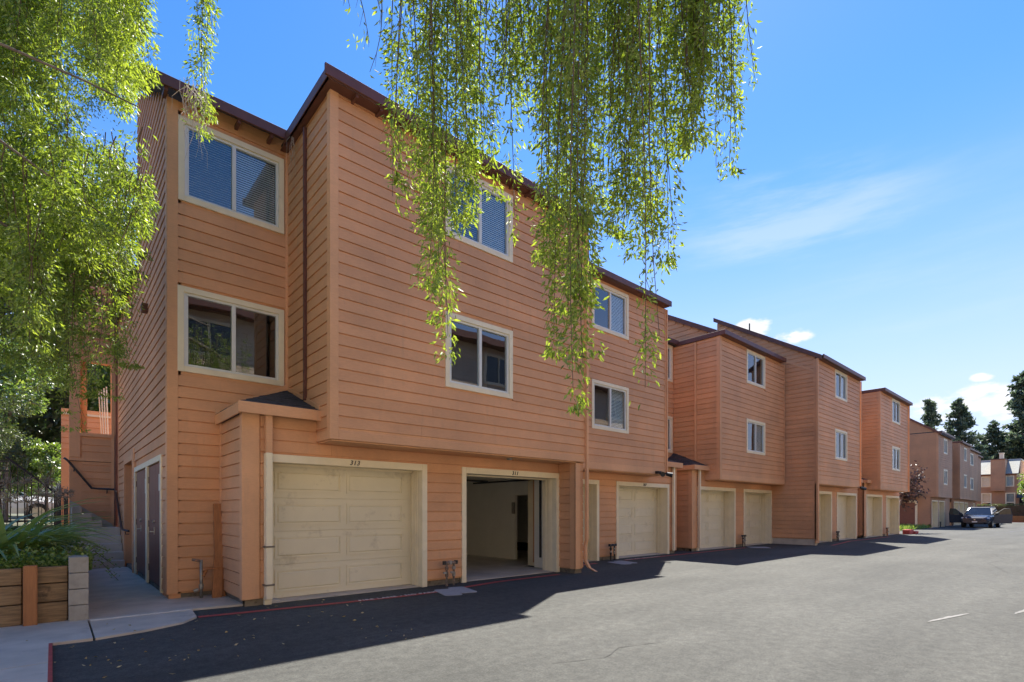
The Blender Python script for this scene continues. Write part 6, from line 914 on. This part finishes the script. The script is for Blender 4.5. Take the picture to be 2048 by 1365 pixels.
for s in (-1, 1):
    MB().tube(sv(0, [(1.1, s * .84, 1.07), (.27, s * .645, 1.6)]), .035, 5).build('pillar', 'carblue', SV); MB().tube(sv(0, [(.3, s * .62, 1.68), (-1.6, s * .62, 1.67)]), .02, 5).build('roof_rail', 'chrome', SV)
    b = MB(); p = [(2.02, s * .86, .86), (2.2, s * .48, .84), (2.22, s * .48, .76), (2.08, s * .86, .74)]; b.prism(sv(0, p), SM.to_3x3() @ Vector((.05, 0, .0))); b.build('headlight', 'lamp', SV)
    MB().prism(sv(0, [(2.16, s * .8, .62), (2.22, s * .62, .62), (2.22, s * .5, .42), (2.16, s * .74, .42)]), SM.to_3x3() @ Vector((.04, 0, 0))).build('air_intake', 'plastic', SV)
    for x in (-1.38, 1.38):
        w = MB().tube(sv(0, [(x, s * .72, .36), (x, s * .95, .36)]), .36, 20).build('wheel', 'tyre', SV); MB().tube(sv(0, [(x, s * .73, .36), (x, s * .957, .36)]), .22, 14).build('rim', 'chrome', w)
    # door swung wide open, hinged at the front pillar
    hx, hy = .95, s * .93; a = R(68); d = Vector((-math.cos(a), s * math.sin(a), 0)); nrm = Vector((d.y, -d.x, 0)) * .04
    def dp(t, z): return Vector((hx, hy, z)) + d * t
    dm = MB().prism(sv(0, [dp(.02, .38), dp(1.08, .36), dp(1.12, .7), dp(1.12, 1.08), dp(.02, 1.06)]), SM.to_3x3() @ nrm).build('front_door', 'carblue', SV, bevel=.015)
    fr_ = MB().tube(sv(0, [dp(.05, 1.06), dp(.62, 1.52), dp(1.0, 1.55), dp(1.1, 1.08)]), .03, 5).build('frame', 'plastic', dm); MB().prism(sv(0, [dp(.08, 1.07), dp(.62, 1.5), dp(.99, 1.53), dp(1.08, 1.08)]), SM.to_3x3() @ nrm * .3).build('pane', 'carglass', dm)
    m0 = dp(.12, 1.12); MB().tube(sv(0, [m0 + Vector((.02, s * .02, 0)), m0 + Vector((.1, s * .2, .04))]), .09, 8, .07).build('mirror', 'plastic', dm)
MB().prism(sv(0, [(2.235, -.44, .74), (2.235, .44, .74), (2.27, .3, .58), (2.27, -.3, .58)]), SM.to_3x3() @ Vector((.02, 0, 0))).build('grille', 'plastic', SV)
MB().prism(sv(0, [(2.225, -.6, .5), (2.225, .6, .5), (2.235, .52, .36), (2.235, -.52, .36)]), SM.to_3x3() @ Vector((.05, 0, 0))).build('lower_grille', 'plastic', SV)
pl = MB().prism(sv(0, [(2.3, -.16, .44), (2.3, .16, .44), (2.3, .16, .54), (2.3, -.16, .54)]), SM.to_3x3() @ Vector((.015, 0, 0))).build('number_plate', 'vinyl', SV)
MB().tube(sv(0, [(2.27, 0, .66), (2.3, 0, .66)]), .05, 10).build('badge', 'chrome', SV)
for y in (-.4, .4): MB().hexa(sv(0, [(.1, y - .22, .6), (.5, y - .22, .6), (.5, y + .22, .6), (.1, y + .22, .6), (-.1, y - .22, 1.3), (.1, y - .2, 1.3), (.1, y + .2, 1.3), (-.1, y + .22, 1.3)])).build('seat', 'dark', SV)

# ------------------------------------------------------------------ pipes, lids, lumber
SP = thing('standpipe', 'single galvanised standpipe in front of the left bay', 'standpipe', (1.74, 9.3, .03))
MB().tube([(1.74, 9.3, .03), (1.74, 9.3, .62)], .022, 8).build('riser', 'galv', SP, smooth=True); MB().tube([(1.74, 9.3, .6), (1.66, 9.3, .62), (1.62, 9.32, .63)], .02, 8).build('elbow', 'pipe', SP)
MB().tube([(1.74, 9.3, .17), (1.74, 9.3, .24)], .034, 8).build('valve', 'galv', SP); MB().tube([(1.70, 9.3, .16), (1.64, 9.3, .14)], .026, 8).build('handle', 'galv', SP); MB().tube([(1.74, 9.3, .42), (1.82, 9.28, .47), (1.92, 9.26, .48), (2.0, 9.24, .5)], .014, 6).tube([(1.76, 9.3, .36), (1.82, 9.3, .46)], .03, 6, .014).build('hose_bib', 'wood', SP)
def backflow(x, y, lab, paint='pipe', s=1.0):
    T = thing('backflow_pipes', lab, 'water pipes', (x, y, 0), 'water pipe assemblies between the garage doors')
    for k, dx in enumerate((-.08, .08)):
        MB().tube([(x + dx, y, 0), (x + dx, y, .42 * s)], .021, 8).build('riser', paint, T); MB().tube([(x + dx, y, .17), (x + dx, y, .25)], .032, 8).build('valve', 'galv' if k else paint, T); MB().tube([(x + dx, y, .3), (x + dx, y, .35)], .036, 8).build('union', 'galv' if k else paint, T)
        MB().tube([(x + dx - .02, y - .02, .22), (x + dx - .09, y - .07, .25)], .012, 5).box(x + dx - .12, x + dx - .06, y - .085, y - .06, .235, .27).build('handle', 'galv', T)
    MB().tube([(x - .15, y, .42 * s), (x + .15, y, .42 * s)], .03, 8).build('cross_pipe', 'black' if paint == 'black' else paint, T)
    for dx in (-.13, .0, .13): MB().tube([(x + dx, y, .395 * s), (x + dx, y, .46 * s)], .036, 8).build('union', 'galv' if dx == 0 and paint != 'black' else 'black', T)
    return T
backflow(5.53, 8.0, 'paint flecked water pipes between garages 313 and 311'); backflow(11.73, 9.05, 'black water pipes between garages 309 and 307', 'black'); backflow(19.78, 9.05, 'black water pipes between the doors of the third house', 'black')
backflow(26.5, 7.88, 'dark water pipes between the doors of the fourth house', 'black'); backflow(34.2, 7.78, 'reddish water pipes between the doors of the fifth house', 'wood'); backflow(55.3, 8.9, 'dark pipes between doors on the far terrace', 'black')
def lid(x, y, w, d, rz, lab):
    b = MB(); r = .07; pts = []
    for cx, cy, a0 in ((w / 2 - r, d / 2 - r, 0), (-w / 2 + r, d / 2 - r, 90), (-w / 2 + r, -d / 2 + r, 180), (w / 2 - r, -d / 2 + r, 270)):
        for k in range(5): a = R(a0 + k * 22.5); pts.append((cx + r * math.cos(a), cy + r * math.sin(a)))
    c, s = math.cos(rz), math.sin(rz); P = [(x + px * c - py * s, y + px * s + py * c, .0) for px, py in pts]
    o = b.prism(P, (0, 0, .012)).build('meter_box_lid', 'lid', None, (x, y, 0), bevel=.004); tag(o, lab, 'lid', 'meter box lids in the asphalt')
    return o
lid(5.02, 7.33, .31, .7, R(-16), 'left meter box lid below the paint flecked pipes'); lid(5.36, 7.39, .31, .7, R(-14), 'right meter box lid, touching its twin below the paint flecked pipes')
lid(11.2, 8.42, .31, .7, R(-15), 'left meter box lid in front of garage 307'); lid(11.54, 8.48, .31, .7, R(-15), 'right meter box lid in front of garage 307'); lid(19.9, 8.55, .7, .62, R(-50), 'meter box lid in front of the third house')
LB = thing('leaning_lumber', 'orange stained boards leaning in the corner by the left bay', 'lumber', (2.0, 9.3, .03))
MB().hexa([(1.86, 9.14, .03), (2.0, 9.14, .03), (2.0, 9.19, .03), (1.86, 9.19, .03), (1.95, 9.38, .98), (2.07, 9.38, .98), (2.07, 9.43, .98), (1.95, 9.43, .98)]).build('board', 'wood', LB, bevel=.004)
MB().hexa([(1.92, 9.22, .03), (2.06, 9.20, .03), (2.06, 9.25, .03), (1.92, 9.26, .03), (1.93, 9.41, 1.5), (2.035, 9.40, 1.5), (2.035, 9.44, 1.5), (1.93, 9.45, 1.5)]).build('board', 'wood', LB, bevel=.004)

# ------------------------------------------------------------------ houses across the driveway, behind the camera (seen only as reflections)
OP = thing('opposite_terrace', 'terracotta terrace across the driveway, reflected in the windows', 'terrace', (16, -4, 0))
OY, OZ = -4.0, 9.1
MB().box(-14, 46, OY - 7, OY, -.5, OZ).build('wall', 'tan', OP); b = MB()
for k in range(int(OZ / EXP)): b.box(-14, 46, OY, OY + .02, .05 + k * EXP, .05 + k * EXP + EXP - .02)
b.build('siding', 'tan', OP, kind='stuff')
MB().prism([(-14.4, OY + .6, OZ), (-14.4, OY + .6, OZ + .3), (-14.4, OY - 4, OZ + 2.2), (-14.4, OY - 8, OZ + .3), (-14.4, OY - 8, OZ)], (60.8, 0, 0)).build('roof', 'brown', OP)
for x in (-8, -2, 4.6, 10.2, 16.1, 22, 28, 34, 40):
    for z in (4.6, 7.4):
        wv = MB().box(x - .85, x + .85, OY + .021, OY + .07, z, z + .12).box(x - .85, x + .85, OY + .021, OY + .07, z + 1.3, z + 1.42).box(x - .85, x - .73, OY + .021, OY + .07, z + .12, z + 1.3).box(x + .73, x + .85, OY + .021, OY + .07, z + .12, z + 1.3).box(x - .04, x + .04, OY + .021, OY + .07, z + .12, z + 1.3).build('window', 'cream', OP)
        MB().box(x - .73, x + .73, OY + .0215, OY + .026, z + .12, z + 1.3).build('pane', 'carglass', wv)
    MB().box(x - 2.6, x + .2, OY + .021, OY + .05, 0, 2.15).build('garage_door', 'cream', OP)

# ------------------------------------------------------------------ the weeping tree
WT = thing('weeping_tree', 'weeping tree whose leafy curtains hang over the view from above', 'tree', (-2.6, 4.6, 0))
tb = MB(); tb.tube([(-2.6, 4.6, 0), (-2.55, 4.65, 1.5), (-2.3, 4.8, 3.2), (-1.9, 5.0, 4.6), (-1.2, 5.4, 6.0), (-.3, 6.0, 7.4)], .24, 10, .09)
tb.build('trunk', 'bark', WT, smooth=True)
lb = MB()
lb.tube([(-2.3, 4.8, 3.4), (-1.2, 4.0, 5.2), (.6, 3.2, 6.2), (2.2, 2.6, 6.3), (3.6, 1.8, 6.0), (4.3, 1.2, 5.7)], .12, 8, .035)
lb.tube([(.6, 3.2, 6.2), (2.0, 3.4, 6.5), (3.2, 3.0, 6.4)], .06, 6, .02); lb.tube([(-1.9, 5.0, 4.6), (-1.0, 6.2, 4.9), (-.1, 6.6, 4.6), (.55, 6.5, 4.2)], .02, 6, .006)
lb.tube([(-1.9, 5.0, 4.6), (-1.3, 5.2, 4.75), (-.5, 5.4, 4.85), (.2, 5.5, 4.9), (.55, 5.5, 4.87)], .018, 6, .006)
lb.tube([(-2.3, 4.8, 3.2), (-1.6, 5.6, 3.9), (-.9, 6.2, 4.1), (-.3, 6.4, 3.9)], .05, 6, .012)
lb.build('limbs', 'bark', WT, smooth=True)
def strands(S, seed, leafL=(.024, .046), per_m=300):
    g = np.random.default_rng(seed); Ps = []; Ds = []; Ts = []; tw = MB()
    for (x, y, zt, zb, rad, dens, kind) in S:
        Ln = zt - zb; m = int(Ln * per_m * dens * (rad / .07) ** 1.1); t = g.random(m); a = g.uniform(0, 6.283); dr = g.uniform(.02, .12)
        ph = g.uniform(0, 6.28); cx = x + dr * np.cos(a) * t * t + .03 * np.sin(t * 5 + ph); cy = y + dr * np.sin(a) * t * t + .03 * np.cos(t * 4 + ph); z = zt - Ln * t
        # side twigs: leaves gather in short hanging tufts
        nt_ = max(4, int(Ln * 9)); tt = g.random(nt_); ta = g.uniform(0, 6.283, nt_); k = g.integers(0, nt_, m); use = g.random(m) < .8
        prof = np.clip(1.25 - t, .25, 1) ** .6
        r = rad * prof * g.random(m) ** .5 * 1.5; ang = np.where(use, ta[k] + g.normal(size=m) * .35, g.uniform(0, 6.283, m)); tz = np.where(use, tt[k] + .02 + np.abs(g.normal(size=m)) * .07 + r * .2, t)
        tz = np.clip(tz, 0, 1 + .02 * g.random(m)); z = zt - Ln * tz
        P = np.column_stack([cx + r * np.cos(ang), cy + r * np.sin(ang), z]); out = np.column_stack([np.cos(ang), np.sin(ang), np.zeros(m)])
        D = unit(out * g.uniform(.2, 1.0, m)[:, None] + np.array((0, 0, -1)) * g.uniform(.25, 1.1, m)[:, None] + g.normal(size=(m, 3)) * .35)
        Ps.append(P); Ds.append(D); Ts.append(np.clip(g.normal(.5, .25, m) + .15 * (tz > .75) + g.normal(0, .12), 0, 1))
        pts = [(x + dr * math.cos(a) * q * q + .03 * math.sin(q * 5 + ph), y + dr * math.sin(a) * q * q + .03 * math.cos(q * 4 + ph), zt - Ln * q) for q in np.linspace(0, .97, 7)]; tw.tube(pts, .006, 3, .002, cap=False)
        for q, aa in zip(tt[:12], ta[:12]):
            if q > .9: continue
            i = q * 6 / .97; i0 = int(min(5, i)); p0 = Vector(pts[i0]).lerp(Vector(pts[i0 + 1]), min(1, i - i0)); e = p0 + Vector((math.cos(aa) * rad * 1.3, math.sin(aa) * rad * 1.3, -.1 - rad)); tw.tube([p0, e], .002, 3, .001, cap=False)
    P = np.concatenate(Ps); return P, np.concatenate(Ds), np.concatenate(Ts), tw
for nm, sel, pm, sd, fl_s in (('curtain_foliage', STRANDS[:NC], 255, 1, (.03, .06)), ('crown_foliage', STRANDS[NC:], 260, 2, (.034, .066))):
    P, D, Tt, tw = strands(sel, sd, per_m=pm); g = np.random.default_rng(sd); n = len(P)
    L_ = g.uniform(*fl_s, n); leaf_mesh(nm, P, D, L_, L_ * g.uniform(.26, .36, n), 'leaf', Tt, WT); tw.build('hanging_twigs', 'twig', WT, kind='stuff'); print(nm, n)
# dead twigs hanging below the short curtain and from the eaves
def dead(lab, x, y, z, n, l, seed, sp=.06):
    g = random.Random(seed); T = thing('dead_twigs', lab, 'twigs', (x, y, z)); b = MB()
    for i in range(n):
        p = Vector((x + g.gauss(0, sp), y + g.gauss(0, sp * .6), z)); pts = [p]; L_ = l * g.uniform(.3, 1)
        for k in range(5): p = p + Vector((g.gauss(0, .03), g.gauss(0, .02), -L_ / 5)); pts.append(p)
        b.tube(pts, .0035, 3, .001, cap=False)
        q = pts[2]; b.tube([q, q + Vector((g.gauss(0, .06), 0, g.uniform(-.1, .05)))], .002, 3, .001, cap=False)
    b.build('twig_bundle', 'drytwig', T); return T
dx, dy, dz = 1.04, 5.64, 5.2
dead('bleached dead twigs dangling before the upper left window', 1.02, 5.75, 5.45, 22, .78, 3); dead('short dry vine hanging at the inner eave corner', 3.0, 8.9, 7.6, 10, .9, 4, .04)
# fallen leaves
g = np.random.default_rng(77)
lit = [(1.2, 7.0), (1.9, 7.1), (2.0, 7.1), (.9, 6.6), (.55, 6.5), (.7, 6.2), (1.5, 6.6), (1.6, 6.1), (1.65, 6.05), (.45, 5.9), (.5, 5.8), (.6, 5.75), (.75, 5.7), (.9, 5.6), (1.0, 5.65), (1.1, 5.9), (.35, 6.1), (.3, 5.5), (.8, 5.2), (1.3, 5.4), (.15, 6.9), (-.2, 7.4), (.7, 7.6), (2.3, 7.8), (2.4, 7.9), (3.2, 7.5), (1.4, 5.9), (2.2, 6.4), (2.6, 6.9), (.1, 5.4), (.2, 5.3)]
for i in range(50): lit.append((float(g.uniform(0, 3.6)), float(g.uniform(4.8, 8))))
lp = np.array([(x, y, .006 if y < 7.1 or x > 1.5 else .036) for x, y in lit]) + np.column_stack([g.normal(0, .03, len(lit)), g.normal(0, .03, len(lit)), np.zeros(len(lit))]); n = len(lp)
a = g.uniform(0, 6.28, n); D = np.column_stack([np.cos(a), np.sin(a), g.uniform(.0, .25, n)])
o = leaf_mesh('fallen_leaves', lp, unit(D), g.uniform(.025, .06, n), g.uniform(.012, .022, n), 'litter', g.random(n), None, (1.2, 6.4, 0)); o['label'] = 'dry yellow leaves scattered on the shaded asphalt'; o['category'] = 'fallen leaves'
bpy.context.view_layer.update()
print('objects', len(bpy.data.objects))
